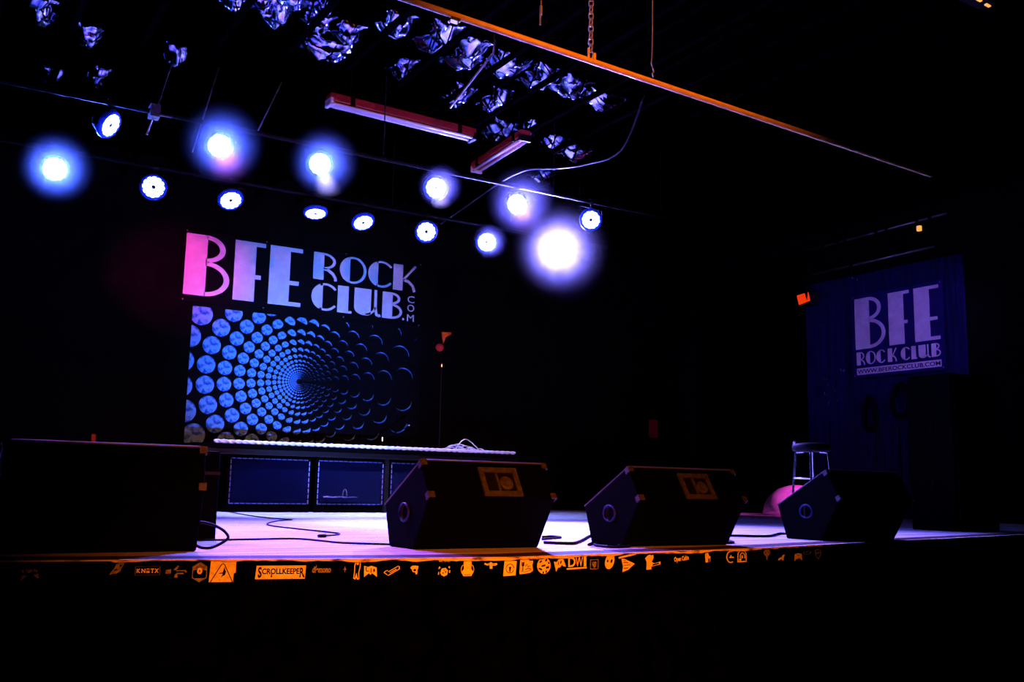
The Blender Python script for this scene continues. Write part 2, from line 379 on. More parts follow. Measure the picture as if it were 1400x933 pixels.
# ------------------------------------------------------------------ banners and lettering
def ring(cx, cy, rx, ry, t, a0, a1, tt=None, n=22):
    tt = t if tt is None else tt
    o = [(cx+rx*math.cos(R(a0+(a1-a0)*i/n)), cy+ry*math.sin(R(a0+(a1-a0)*i/n))) for i in range(n+1)]
    q = [(cx+(rx-t)*math.cos(R(a0+(a1-a0)*i/n)), cy+(ry-tt)*math.sin(R(a0+(a1-a0)*i/n))) for i in range(n+1)]
    return [[o[i], o[i+1], q[i+1], q[i]] for i in range(n)]
def rect(a, b, c, d): return [[(a, c), (b, c), (b, d), (a, d)]]
def stroke(pts, t):
    out = []
    P = [Vector((*p, 0)) for p in pts]
    ls = []
    for i, p in enumerate(P):
        d = (P[min(i+1, len(P)-1)]-P[max(i-1, 0)]).normalized(); n = Vector((-d.y, d.x, 0))*t/2
        ls.append(((p+n)[:2], (p-n)[:2]))
    for a, b in zip(ls, ls[1:]): out.append([a[0], b[0], b[1], a[1]])
    return out
def leftseg(cx, cy, rx, ry, xc, n=24):       # part of an ellipse left of x = xc
    a = math.acos(max(-1, min(1, (xc-cx)/rx)))
    return [[(cx+rx*math.cos(a+(2*math.pi-2*a)*i/n), cy+ry*math.sin(a+(2*math.pi-2*a)*i/n)) for i in range(n+1)]]
# letters in a box: x 0..w, y 0..1
def L_B(w, s, t): return rect(0, s, 0, 1)+ring(s*.95, .775, w*.88-s*.95, .225, t, -90, 90, t*.75)+ring(s*.95, .285, w-s*.95, .285, t, -90, 90, t*.75)
def L_F(w, s, t): return rect(0, s, 0, 1)+rect(s, w, 1-t, 1)+rect(s, s+(w-s)*.62, .38, .38+t)
def L_E(w, s, t): return rect(0, s, 0, 1)+rect(s, w, 1-t, 1)+rect(s, s+(w-s)*.78, .36, .36+t)+rect(s, w, 0, t)
def L_R(w, s, t): return rect(0, s, 0, 1)+ring(s*.95, .7, w*.95-s*.95, .3, t, -90, 90, t*.7)+stroke([(s, .4), (s+(w-s)*.35, .38), (s+(w-s)*.7, .26), (w*.95, .12), (w*.97, 0)], t)
def L_O(w, s, t): return leftseg(w/2, .5, w/2, .5, s)+ring(w/2, .5, w/2, .5, t, -110, 110, t*.7)
def L_C(w, s, t): return leftseg(w*.55, .5, w*.55, .5, s)+ring(w*.55, .5, w*.55, .5, t*.9, 38, 115, t*.7)+ring(w*.55, .5, w*.55, .5, t*.9, -115, -38, t*.7)
def L_K(w, s, t): return rect(0, s, 0, 1)+stroke([(s, .4), (w, 1)], t*.8)+stroke([(s+.02, .42), (s+(w-s)*.45, .38), (s+(w-s)*.8, .22), (w*.97, 0)], t)
def L_L(w, s, t): return rect(0, s, 0, 1)+rect(s, w, 0, t)
def L_U(w, s, t):
    n = 14; a = s*.5
    blk = [[(0, 1), (s, 1), (s, .05)]+[(s*.62+s*.62*math.cos(R(270-90*i/n))*1.0, .28+.28*math.sin(R(270-90*i/n))) for i in range(n+1)]]
    return blk+stroke([(w*.8, 1), (w*.8, .3), (w*.86, .06), (w*.95, .035), (w, .07)], t)+stroke([(s*.7, .03), (s*.95, .08), (w*.74, .2), (w*.8, .35)], t*.8)
def put(shapes, org, ux, uz, hgt, name, m, parent):
    g = MB()
    for q in shapes:
        g.add([org+ux*(a*hgt)+uz*(b*hgt) for a, b in q], [tuple(range(len(q)))])
    return g.build(name, m, parent)
def puttext(s, org, ux, uz, w_, h_, name, m, parent, bold=0.02):
    vs, fs = text2d(s, bold); g = MB()
    g.add([org+ux*(a*w_)+uz*(b*h_) for a, b in vs], fs); return g.build(name, m, parent)

def logo_letters(items, org, ux, uz, m, parent):
    for fn, x, w_, z, hh, s, t in items:
        put(fn(w_/hh, s/hh, t/hh), org+ux*x+uz*z, ux, uz, hh, 'letter', m, parent)
# wide banner on the back wall
bb = thing('club_banner', (5.2, 14.62, 2.99), 'wide black banner with large club name lettering above the moon backdrop', 'banner')
MB().box((3.27, 14.615, 2.985), (7.16, 14.659, 4.06)).build('cloth', 'banner', bb)
o = Vector((0, 14.606, 0)); UX = Vector((1, 0, 0)); UZ = Vector((0, 0, 1))
items = [(L_B, 3.295, .665, 3.085, .92, .315, .085), (L_F, 4.02, .47, 3.085, .92, .325, .065), (L_E, 4.56, .52, 3.085, .92, .325, .065)]
s2, t2 = .175, .048
items += [(L_R, 5.26, .39, 3.565, .435, s2, t2), (L_O, 5.7, .46, 3.565, .44, s2, t2), (L_C, 6.19, .43, 3.565, .44, s2, t2), (L_K, 6.635, .405, 3.56, .435, s2, t2),
          (L_C, 5.25, .42, 3.075, .44, s2+.01, t2), (L_L, 5.685, .245, 3.075, .435, .185, t2*.8), (L_U, 5.97, .46, 3.075, .435, .29, t2), (L_B, 6.46, .36, 3.07, .435, .18, t2)]
logo_letters(items, o, UX, UZ, 'print', bb)
put([[(math.cos(R(30*i))*.02+6.84, math.sin(R(30*i))*.02+3.085) for i in range(12)]], o, UX, UZ, 1, 'letter', 'print', bb)
for c, z in (('C', 3.37), ('O', 3.225), ('M', 3.06)):
    puttext(c, o+UX*6.91+UZ*z, UX, UZ, .125, .115, 'letter', 'print', bb, .0)
for x in (3.3, 4.5, 5.8, 7.13):
    for z in (3.01, 4.04):
        MB().lathe((x, 14.612, z), (0, -1, 0), [(0, .012), (.004, .012), (.004, .006)], 10).build('eyelet', 'steel', bb)
# moon tunnel backdrop
mo = thing('moon_backdrop', (5.25, 14.66, .86), 'printed cloth backdrop with a tunnel of blue moon phases behind the drum riser', 'backdrop')
MB().box((3.44, 14.645, .86), (7.2, 14.659, 2.984)).build('cloth', 'banner', mo)
def clip(poly, x0, x1, z0, z1):
    for ax, v, sg in ((0, x0, 1), (0, x1, -1), (1, z0, 1), (1, z1, -1)):
        out = []
        for i, p in enumerate(poly):
            q = poly[i-1]; ip = (p[ax]-v)*sg >= 0; iq = (q[ax]-v)*sg >= 0
            if ip != iq:
                t = (v-q[ax])/(p[ax]-q[ax]); out.append((q[0]+(p[0]-q[0])*t, q[1]+(p[1]-q[1])*t))
            if ip: out.append(p)
        poly = out
        if len(poly) < 3: return None
    return poly
CXm, CZm = 5.13, 1.93
mv = []; mf = []; muv = []
for ringi in range(-2, 17):
    d = 1.43*.805**ringi
    for k in range(30):
        th = R(6+12*k); td = (math.degrees(th)+180) % 360-180
        cx, cz = CXm+d*math.cos(th), CZm+d*math.sin(th); r = .0935*d
        if cx+r < 3.46 or cx-r > 7.12 or cz-r > 2.93 or cz+r < .87: continue
        a = abs(td)
        pts = [(180, 1), (140, 1), (120, .93), (105, .72), (90, .5), (75, .36), (60, .2), (45, .11), (25, .07), (0, .05)]
        fr = 1
        for (a1, f1), (a2, f2) in zip(pts, pts[1:]):
            if a2 <= a <= a1: fr = f2+(f1-f2)*(a-a2)/(a1-a2)
        lim = R(68) if td > 0 else R(-68)
        if a > 110: lim = R(115)*(1 if td > 0 else -1)
        n = 18 if r > .03 else 10
        if r < .008: n = 5
        if fr > .985: poly = [(math.cos(2*math.pi*i/(2*n)), math.sin(2*math.pi*i/(2*n))) for i in range(2*n)]
        else:
            sp = math.pi*(.5 if fr > .3 else .42)
            e = 1-2*fr
            poly = [(math.cos(-sp+2*sp*i/n), math.sin(-sp+2*sp*i/n)) for i in range(n+1)]
            c0 = math.cos(sp)
            poly += [(c0+(math.cos(sp-2*sp*i/n)-c0)*e, math.sin(sp-2*sp*i/n)) for i in range(1, n)]
        P = [(x*math.cos(lim)-z*math.sin(lim), x*math.sin(lim)+z*math.cos(lim)) for x, z in poly]
        W = [(cx+r*x, cz+r*z) for x, z in P]
        W = clip(W, 3.46, 7.12, .87, 2.93)
        if not W: continue
        b0 = len(mv); mv += [(x, 14.639, z) for x, z in W]; muv += [((x-cx)/r, (z-cz)/r) for x, z in W]
        mf.append(tuple(range(b0, b0+len(W))))
off = parent_world(mo)
me = bpy.data.meshes.new('printed_moons'); me.from_pydata([Vector(v)-off for v in mv], [], mf)
uvl = me.uv_layers.new(name='UVMap')
for lp in me.loops: uvl.data[lp.index].uv = muv[lp.vertex_index]
me.materials.append(M['moon']); om = bpy.data.objects.new('printed_moons', me); COL.objects.link(om); om.parent = mo
om['kind'] = 'stuff'; om['label'] = 'printed pattern of blue moons'
# square banner on the side wall
sbn = thing('side_banner', (13.46, 10.14, 2.3), 'navy square banner with pale club lettering hung on the boarded side wall', 'banner')
MB().box((13.45, 9.28, 2.29), (13.465, 10.99, 3.68)).build('cloth', 'banner2', sbn)
o = Vector((13.446, 0, 0)); UY = Vector((0, -1, 0))
def yy_(v): return -v
items = [(L_B, yy_(10.93), .60, 2.76, .86, .295, .075), (L_F, yy_(10.265), .40, 2.76, .86, .29, .055), (L_E, yy_(9.785), .45, 2.76, .86, .28, .055)]
s3, t3 = .085, .025
items += [(L_R, yy_(10.92), .165, 2.495, .22, s3, t3), (L_O, yy_(10.735), .2, 2.495, .22, s3, t3), (L_C, yy_(10.525), .175, 2.495, .22, s3, t3), (L_K, yy_(10.305), .165, 2.495, .22, s3, t3),
          (L_C, yy_(10.06), .175, 2.495, .21, s3, t3), (L_L, yy_(9.865), .105, 2.495, .21, s3, t3), (L_U, yy_(9.735), .21, 2.495, .21, .13, t3), (L_B, yy_(9.505), .165, 2.495, .21, s3, t3)]
logo_letters(items, o, UY, UZ, 'print', sbn)
MB().box((13.4445, 9.34, 2.335), (13.4475, 10.92, 2.445)).build('address_strip', 'print', sbn)
puttext('WWW.BFEROCKCLUB.COM', Vector((13.4432, 10.905, 2.355)), UY, UZ, 1.55, .068, 'lettering', 'navy_print', sbn, .02)
for yv in (9.31, 10.96):
    for z in (2.32, 3.65):
        MB().lathe((13.45, yv, z), (-1, 0, 0), [(0, .014), (.005, .014), (.005, .006)], 10).build('eyelet', 'steel', sbn)

# ------------------------------------------------------------------ lighting pipes and LED lamps
pr = thing('lighting_pipe', (4.5, 11.12, 3.82), 'rear lighting pipe hung from the ceiling joists over the drum riser', 'pipe', 'lighting pipes')
pf = thing('lighting_pipe', (4.5, 9.4, 3.82), 'front lighting pipe hung from the ceiling joists ahead of the riser', 'pipe', 'lighting pipes')
MB().tube([(-.6, 11.12, 3.82), (8.4, 11.12, 3.82)], .024, 10).build('pipe', 'pipe', pr, smooth=True)
MB().tube([(-.6, 9.4, 3.82), (8.1, 9.4, 3.82)], .024, 10).build('pipe', 'pipe', pf, smooth=True)
for x in (.2, 2.6, 5.0, 7.9):
    MB().tube([(x, 11.12, 3.82), (x, 11.12, 4.75)], .007, 6).build('drop_rod', 'pipe', pr)
for x in (.15, 4.1, 6.3, 7.95):
    MB().tube([(x, 9.4, 3.82), (x, 9.4, 4.75)], .007, 6).build('drop_rod', 'pipe', pf)
for a, b, rr in (((1.75, 9.4, 3.80), (2.04, 10.2, 4.74), .009), ((2.12, 9.4, 3.5), (2.5, 10.15, 4.73), .007), ((2.72, 9.4, 3.8), (3.2, 10.19, 4.75), .007)):
    MB().tube([a, b], rr, 6).build('brace_rod', 'steel', pf)
MB().box((1.70, 9.34, 3.76), (1.79, 9.46, 3.88)).tube([(1.75, 9.4, 3.8), (1.9, 9.36, 3.79)], .012, 6).tube([(1.75, 9.42, 3.8), (1.70, 9.45, 3.6)], .008, 6).build('clamp', 'steel', pf)
lamp_n = [0]
def lamp(x, yv, z, aim, label, py, beams=(), rad=.115):
    P = Vector((x, yv, z)); a = (Vector(aim)-P).normalized()
    t = thing('stage_light', (x, yv, z), label, 'stage light', 'LED lamps on the lighting pipes')
    MB().lathe(P, -a, [(-.006, rad+.012), (.0, rad+.014), (.06, rad+.012), (.13, rad*.8), (.16, rad*.5), (.16, .002)], 20).build('housing', 'blk', t, smooth=False)
    led = MB(); ax = a.orthogonal().normalized(); ay = a.cross(ax)
    cs = [(rad*.42*math.cos(R(60*k)), rad*.42*math.sin(R(60*k))) for k in range(6)]+[(rad*.8*math.cos(R(30*k+15)), rad*.8*math.sin(R(30*k+15))) for k in range(12)]
    for i, (u, v) in enumerate(cs):
        c = P+a*(.008)+ax*u+ay*v; rr = rad*(.235 if i > 5 else .24)
        led.lathe(c, a, [(0, rr), (.004, rr), (.007, rr*.6), (.007, .001)], 12)
    led.build('led_cluster', 'led', t)
    MB().lathe(P, a, [(-.03, rad+.012), (.012, rad+.002), (.018, rad+.01), (.014, rad+.02), (.004, rad+.029), (-.012, rad+.034), (-.03, rad+.034)], 24).build('lens_rim', 'rim', t, smooth=True)  # blue ring added in place of a soft halo
    for tgt, p, c, an, bl in beams: spot('lamp_beam', P+a*.03, tgt, p, c, an, bl, .05)
    s_ = Vector((1, 0, 0)) if abs(a.x) < .8 else Vector((0, 1, 0))
    s_ = (s_-a*s_.dot(a)).normalized(); top = Vector((x, py, 3.82))
    yk = MB(); q = rad+.03; b0 = P-a*.06
    yk.tube([b0+s_*q, b0+s_*q+(top-b0)*.62, b0-s_*q+(top-b0)*.62, b0-s_*q], .007, 6)
    yk.build('yoke', 'blk', t)
    cl = MB(); cl.tube([b0+(top-b0)*.6, top], .012, 8); cl.tube([top+Vector((-.03, 0, 0)), top+Vector((.03, 0, 0))], .036, 10); cl.build('clamp', 'blk', t)
    return t
AUD = (1.2, 0, .4)
ORD = ['nearest the boarded side wall', 'second from the side wall end', 'third from the side wall end', 'fourth from the side wall end', 'fifth from the side wall end',
       'sixth from the side wall end', 'seventh from the side wall end', 'eighth from the side wall end']
HB = (.05, .11, 1); HV = (.1, .1, 1)
rear = [(7.38, 10.95, 3.61, AUD, [(AUD, 6000, (.2, .17, 1), 110, .5), ((8.4, 8.8, 0), 80, (.1, .07, 1), 80, .9)]),
        (6.39, 11.12, 3.6, AUD, [(AUD, 1500, HV, 140, .5)]),
        (5.48, 11.1, 3.6, (2.6, 2.5, 0), [((5.4, 8.6, 0), 700, COOL, 60, .9)]),
        (4.63, 11.15, 3.6, (4.9, 8.6, -.4), [((6.0, 11.75, .8), 2500, (.25, .3, 1), 66, .9)]),
        (3.99, 11.1, 3.6, (3.9, 10.1, 0), [((4.3, 11.75, .8), 2500, (.25, .3, 1), 66, .9)]),
        (2.98, 11.15, 3.6, (3.3, 8.2, 0), [((3.3, 8.2, 0), 450, (.25, .09, 1), 70, .9)]),
        (2.12, 11.15, 3.6, AUD, [((2.6, 7.5, 0), 450, (.4, .07, 1), 60, .9)]),
        (1.11, 11.1, 3.6, (.5, 0, .4), [((.5, 0, .4), 1800, HB, 140, .5)])]
front = [(6.86, 9.42, 3.6, (2.2, 2.2, 0), [((6.4, 6.4, 0), 420, (.6, .14, 1), 66, .9)]),
         (5.77, 9.37, 3.6, AUD, [(AUD, 1300, HV, 140, .5), ((6.0, 7.0, 0), 420, (.55, .17, 1), 74, .9)]),
         (4.72, 9.36, 3.6, AUD, [(AUD, 1500, HV, 140, .5), ((5.2, 8.3, 0), 2500, WHITE, 56, .9)]),
         (3.37, 9.32, 3.6, AUD, [(AUD, 1100, HB, 140, .5), ((4.5, 9.0, 0), 2400, WHITE, 48, .9)]),
         (2.36, 9.36, 3.6, AUD, [(AUD, 1300, HB, 140, .5), ((3.0, 6.6, 0), 700, (.85, .09, .9), 74, .9)]),
         (1.36, 9.37, 3.6, (3.6, 7.6, 2.0), [((2.2, 5.8, 0), 700, PINK, 74, .9)])]
for i, (x, yv, z, aim, bm_) in enumerate(rear): lamp(x, yv, z, aim, 'round LED stage lamp on the rear pipe, '+ORD[i], 11.12, bm_)
for i, (x, yv, z, aim, bm_) in enumerate(front): lamp(x, yv, z, aim, 'round LED stage lamp on the front pipe, '+ORD[i], 9.4, bm_, rad=.105)
# par cans out of shot; all but the deck one are added fill sources
def par(loc, aim, label, base):
    P = Vector(loc); a = (Vector(aim)-P).normalized()
    t = thing('par_can', (P.x, P.y, base), label, 'stage light')
    MB().lathe(P-a*.02, -a, [(0, .085), (.0, .095), (.1, .095), (.17, .06), (.17, .002)], 18).build('housing', 'blk', t)
    s_ = a.cross(Vector((0, 0, 1))).normalized(); e = Vector((P.x, P.y, base+.008))
    if base < P.z:
        MB().tube([P-a*.08+s_*.11, e-a*.02+s_*.11, e-a*.02-s_*.11, P-a*.08-s_*.11], .008, 6).build('yoke', 'blk', t)
    else:
        MB().tube([P-a*.08+s_*.11, P-a*.08+s_*.11+Vector((0, 0, .14)), P-a*.08-s_*.11+Vector((0, 0, .14)), P-a*.08-s_*.11], .008, 6).tube([P-a*.08+Vector((0, 0, .14)), (P.x, P.y, base)], .01, 6).build('yoke', 'blk', t)
    MB().lathe(P-a*.012, a, [(0, .08), (.004, .08), (.004, .001)], 18).build('lens', 'led', t)
par((3.75, 7.0, .22), (5.0, 14.6, 2.5), 'par can on the deck behind the wedge, aimed at the backdrop', 0)
par((11.6, 5.35, 3.4), (13.5, 10.3, 2.9), 'violet par can hung near the side wall, aimed at the square banner', 5.1)
par((12.3, 5.45, 3.37), (12.6, 11.6, .3), 'magenta par can hung near the side wall, aimed at the drum bag', 5.1)
par((.33, 11.17, 3.4), (3.35, 14.6, 3.45), 'magenta par can on the far end of the rear pipe', 3.82)

# haze balls added to give the lamps that face the room a glow
def hazemat(name, dens):
    m = bpy.data.materials.new(name); m.use_nodes = True; nt = m.node_tree; nt.nodes.clear(); N = nt.nodes; L = nt.links
    o_ = N.new('ShaderNodeOutputMaterial'); v = N.new('ShaderNodeVolumeScatter'); tc = N.new('ShaderNodeTexCoord')
    ln = N.new('ShaderNodeVectorMath'); ln.operation = 'LENGTH'; sb_ = N.new('ShaderNodeMath'); sb_.operation = 'SUBTRACT'; sb_.use_clamp = True; sb_.inputs[0].default_value = 1
    pw = N.new('ShaderNodeMath'); pw.operation = 'POWER'; pw.inputs[1].default_value = 1.8; ml = N.new('ShaderNodeMath'); ml.operation = 'MULTIPLY'; ml.inputs[1].default_value = dens
    L.new(tc.outputs['Object'], ln.inputs[0]); L.new(ln.outputs['Value'], sb_.inputs[1]); L.new(sb_.outputs[0], pw.inputs[0]); L.new(pw.outputs[0], ml.inputs[0])
    L.new(ml.outputs[0], v.inputs['Density']); v.inputs['Color'].default_value = (.92, .94, 1, 1)
    L.new(v.outputs[0], o_.inputs['Volume']); return m
HZ = hazemat('stage_haze', .5)
def haze(c, rad, label):
    o_ = MB().ball((0, 0, 0), 1, 32, 20).build('stage_haze', HZ, smooth=True)
    o_.location = c; o_.scale = (rad,)*3
    return tag(o_, label, 'haze', 'haze around the lamps', 'stuff')
for c_, rad, lab in [
        ((7.38, 10.85, 3.6), .82, 'big ball of glowing haze around the rear lamp nearest the side wall'),
        ((1.11, 11.0, 3.6), .42, 'glowing haze around the rear lamp farthest from the side wall'),
        ((6.39, 11.02, 3.6), .26, 'glowing haze around the second rear lamp from the side wall'),
        ((5.77, 9.27, 3.6), .42, 'glowing haze around the second front lamp from the side wall'),
        ((4.72, 9.26, 3.6), .26, 'glowing haze around the third front lamp from the side wall'),
        ((3.37, 9.22, 3.6), .38, 'glowing haze around the fourth front lamp from the side wall'),
        ((2.36, 9.26, 3.6), .42, 'glowing haze around the fifth front lamp from the side wall')]:
    haze(c_, rad, lab)

# ------------------------------------------------------------------ ceiling things
foil = [(0.77, 10.51, .3, .6), (1.27, 10.75, .3, .35), (1.07, 12.11, .25, .3), (1.55, 11.86, .2, .4), (2.17, 10.76, .25, .4), (2.38, 9.13, .3, .3), (2.62, 9.04, .2, .2),
        (2.81, 8.72, .3, .4), (2.8, 9.2, .25, .5), (3.11, 8.75, .25, .4), (3.2, 9.1, .3, .25), (3.55, 9.16, .3, .35), (3.89, 8.74, .3, .45), (3.5, 9.68, .55, .35), (4.41, 8.8, .38, .7),
        (4.84, 8.96, .36, .75), (5.33, 8.94, .48, .5), (5.82, 8.99, .4, .6), (6.27, 9.02, .4, .45), (6.82, 9.13, .55, .35), (5.73, 9.88, .3, .6), (6.29, 10.73, .4, .6), (7.2, 10.69, .45, .4),
        (7.63, 10.88, .45, .45), (7.89, 12.01, .4, .45), (5.29, 9.98, .3, .5), (6.6, 10.5, .25, .6), (4.4, 9.65, .25, .4)]
for i, (x, yv, wx, wy) in enumerate(foil):
    g = MB(); n, m = 12, 18; vs = []; fs = []
    ph = [random.uniform(0, 6) for _ in range(5)]
    ed = [random.uniform(.8, 1.1) for _ in range(40)]
    for a in range(n+1):
        for b in range(m+1):
            u, v = a/n*2-1, b/m*2-1
            sag = (1-u*u)*(1-v*v)
            dz = -.16*sag+.018*math.sin(v*13+ph[0]+2*u)*(.4+sag)+.012*math.sin(u*9+v*5+ph[1])+.008*math.sin(v*29+ph[2]+u*4)
            vs.append((x+u*wx*.5*ed[b % 40]+.03*math.sin(v*5+ph[3]), yv+v*wy*.5, 5.06+dz))
    for a in range(n):
        for b in range(m):
            fs.append((a*(m+1)+b, a*(m+1)+b+1, (a+1)*(m+1)+b+1, (a+1)*(m+1)+b))
    g.add(vs, fs)
    o_ = g.build('insulation_foil', 'foil', smooth=True)
    sm = o_.modifiers.new('thickness', 'SOLIDIFY'); sm.thickness = .006
    tag(o_, 'crinkled silver insulation foil bulging between the ceiling joists', 'insulation', 'insulation foil under the ceiling deck')
# fluorescent fixtures
def fluor(a, b, label, m2):
    a, b = Vector(a), Vector(b); d = (b-a).normalized(); s_ = d.cross(Vector((0, 0, 1))).normalized(); c = (a+b)/2; hl = (b-a).length/2
    t = thing('fluorescent_fixture', c, label, 'light fixture', 'unlit fluorescent fixtures')
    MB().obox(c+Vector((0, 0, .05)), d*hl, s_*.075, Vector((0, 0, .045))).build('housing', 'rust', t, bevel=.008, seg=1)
    MB().obox(c+Vector((0, 0, .0)), d*(hl-.01), s_*.03, Vector((0, 0, .012))).build('reflector', m2, t)
    for q in (-.045, .045):
        MB().tube([c+s_*q-d*(hl-.04)+Vector((0, 0, -.02)), c+s_*q+d*(hl-.04)+Vector((0, 0, -.02))], .017, 10).build('lamp_tube', 'tube', t, smooth=True)
    for q in (-1, 1):
        MB().obox(c+d*q*(hl-.015)+Vector((0, 0, -.005)), d*.018, s_*.078, Vector((0, 0, .04))).build('end_cap', 'blk' if q > 0 else 'enamel', t)
    for q in (-.72, .75):
        p = c+d*hl*q; st_ = MB(); st_.obox(p+Vector((0, 0, .05)), d*.025, s_*.085, Vector((0, 0, .06))); st_.tube([p+Vector((0, 0, .1)), p+Vector((0, 0, 5.06-c.z))], .006, 6)
        st_.build('hanging_strap', 'blk', t)
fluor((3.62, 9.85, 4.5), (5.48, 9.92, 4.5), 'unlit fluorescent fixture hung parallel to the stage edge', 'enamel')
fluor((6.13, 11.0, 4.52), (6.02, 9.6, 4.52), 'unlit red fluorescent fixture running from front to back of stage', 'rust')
cv = catmull([(6.3, 12.3, 4.1), (6.27, 11.87, 4.12), (6.21, 11.04, 4.17), (6.19, 10.44, 4.22), (6.17, 9.8, 4.2), (6.34, 9.42, 4.15), (6.54, 9.11, 4.15), (6.67, 8.58, 4.2), (6.7, 8.2, 4.74)], 5)
tag(MB().tube(cv, .011, 8).build('conduit', 'conduit', smooth=True), 'thin bent conduit looping below the ceiling beside the fluorescent fixture', 'conduit')
tag(MB().tube([(4.69, 9.03, 4.4), (4.927, 8.521, 4.9), (4.93, 8.5, 5.1)], .012, 8).build('brace_rod', 'steel'), 'slanted steel rod dropping from the ceiling near the fluorescent fixture', 'rod')
# hung bar with chains, over the stage lip
A, B = Vector((1.0, 4.60, 3.01)), Vector((6.6, 4.60, 2.825))
tag(MB().tube([A, B], .018, 10).build('hanging_bar', 'bar', smooth=True), 'long straight metal bar lit orange, hung on chain over the stage lip', 'bar')
def chain(p, ztop, label, link=.045, rr=.0045, skip=0):
    g = MB(); z = p[2]; i = 0
    while z < ztop:
        cz = z+link*.5; pts = []
        for k in range(12):
            a = 2*math.pi*k/12; q = (.014*math.cos(a), link*.62*math.sin(a))
            pts.append((p[0]+(q[0]*.85 if i % 2 == 0 else 0), p[1]+(q[0] if i % 2 else q[0]*-.5), cz+q[1]))
        g.tube(pts, rr, 5, closed=True); z += link*.92; i += 1
    return tag(g.build('chain', 'chain', smooth=True), label, 'chain')
c1 = A.lerp(B, (3.34-1.0)/5.6)
chain((c1.x, 4.6, c1.z+.02), 5.1, 'link chain that carries the orange lit bar')
tb = MB().tube([(c1.x-.022, 4.592, c1.z+.005), (c1.x-.022, 4.592, c1.z+.075)], .007, 8).tube([(c1.x+.02, 4.59, c1.z+.0), (c1.x+.02, 4.59, c1.z+.05)], .01, 8).tube([(c1.x-.01, 4.585, c1.z-.02), (c1.x+.02, 4.585, c1.z+.01)], .006, 6)
tag(tb.build('turnbuckle', 'bar'), 'small shackle joining the chain to the bar', 'shackle')
tag(MB().tube(catmull([(3.84, 4.62, 5.1), (3.84, 4.62, 3.45), (3.835, 4.62, 3.12), (3.83, 4.62, 3.05), (3.85, 4.62, 3.0), (3.838, 4.62, 2.985), (3.845, 4.62, 2.96)], 5), .0035, 6).build('dangling_wire', 'chain'),
    'thin frayed wire dangling from the ceiling above the bar', 'wire')
hk = MB().tube([(3.17, 4.9, 5.1), (3.17, 4.9, 3.37)], .003, 5).tube([(3.17, 4.9, 3.37), (3.17, 4.9, 3.31)], .009, 8).tube([(3.165, 4.9, 3.32), (3.165, 4.9, 3.24)], .006, 6)
tag(hk.build('hook', 'chain'), 'small swivel hook hanging behind the orange lit bar', 'hook')
cl = MB().box((2.37, 4.58, 2.925), (2.43, 4.62, 2.945)).tube([(2.375, 4.6, 2.93), (2.37, 4.6, 2.91)], .005, 6).tube([(2.425, 4.6, 2.93), (2.43, 4.6, 2.905)], .005, 6)
tag(cl.build('pipe_clip', 'chrome'), 'tiny bright clip under the orange lit bar', 'clip')
sl = thing('slot_lamp', (7.8, 4.86, 4.7), 'small house lamp with two amber slots on the ceiling', 'lamp')
MB().box((7.62, 4.84, 4.74), (7.98, 4.98, 5.1)).build('housing', 'blk', sl)
for x in (7.735, 7.86): MB().obox((x, 4.84, 4.70+.012*(7.8-x)*10), (.03, 0, -.002), (0, .012, 0), (0, 0, .006)).build('slot', 'amber', sl)

# ------------------------------------------------------------------ side wall things
def rail(z0, z1, y0, y1, gaps, label):
    t = thing('wall_rail', (13.4, (y0+y1)/2, (z0+z1)/2), label, 'rail', 'thin rails on the side wall')
    f = lambda s: Vector((13.42, y0+(y1-y0)*s, z0+(z1-z0)*s))
    MB().tube([f(0), f(1)], .018, 8).build('rod', 'steel', t, smooth=True)
    for g in gaps: MB().tube([f(g-.008), f(g+.012)], .034, 8).build('bracket', 'blk', t)
    for g in (.03, .97): MB().tube([f(g), f(g)+Vector((.12, 0, 0))], .012, 6).build('wall_stub', 'blk', t)
rail(4.65, 4.70, 12.0, 9.12, (.16, .27, .33, .55, .62, .82, .9), 'upper thin steel rail above the square side banner')
rail(4.20, 4.22, 12.1, 9.35, (.05, .1, .42), 'lower thin steel rail above the square side banner')
hg = thing('clamp_hook', (13.38, 10.86, 3.95), 'small bright clamp hanging from the lower wall rail', 'clamp')
MB().tube([(13.39, 10.9, 4.3), (13.39, 10.9, 4.0)], .014, 6).build('strap', 'blk', hg)
MB().ball((13.37, 10.89, 3.98), .022, 10, 6).build('bolt', 'chrome', hg); MB().ball((13.37, 10.79, 3.95), .018, 8, 6, (.7, .7, 1.8)).build('bolt', 'chrome', hg)
fl = thing('flood_lamp', (13.36, 11.9, 3.78), 'small flood lamp with glowing red orange gel on the side wall', 'lamp')
MB().obox((13.38, 11.88, 3.77), (.1, -.03, 0), (.03, .14, 0), (0, 0, .12)).build('housing', 'blk', fl, bevel=.01)
MB().prism([(13.265, 12.02, 3.84), (13.265, 11.76, 3.86), (13.25, 11.71, 3.70), (13.25, 11.96, 3.66)], (.01, 0, 0)).build('gel', 'redlamp', fl)
MB().tube([(13.4, 11.88, 3.85), (13.42, 11.88, 4.2)], .01, 6).build('arm', 'blk', fl)
tag(MB().box((13.48, 9.64, 4.55), (13.53, 9.7, 4.63)).build('indicator_lamp', 'amber'), 'tiny amber indicator lamp under the upper wall rail', 'lamp')
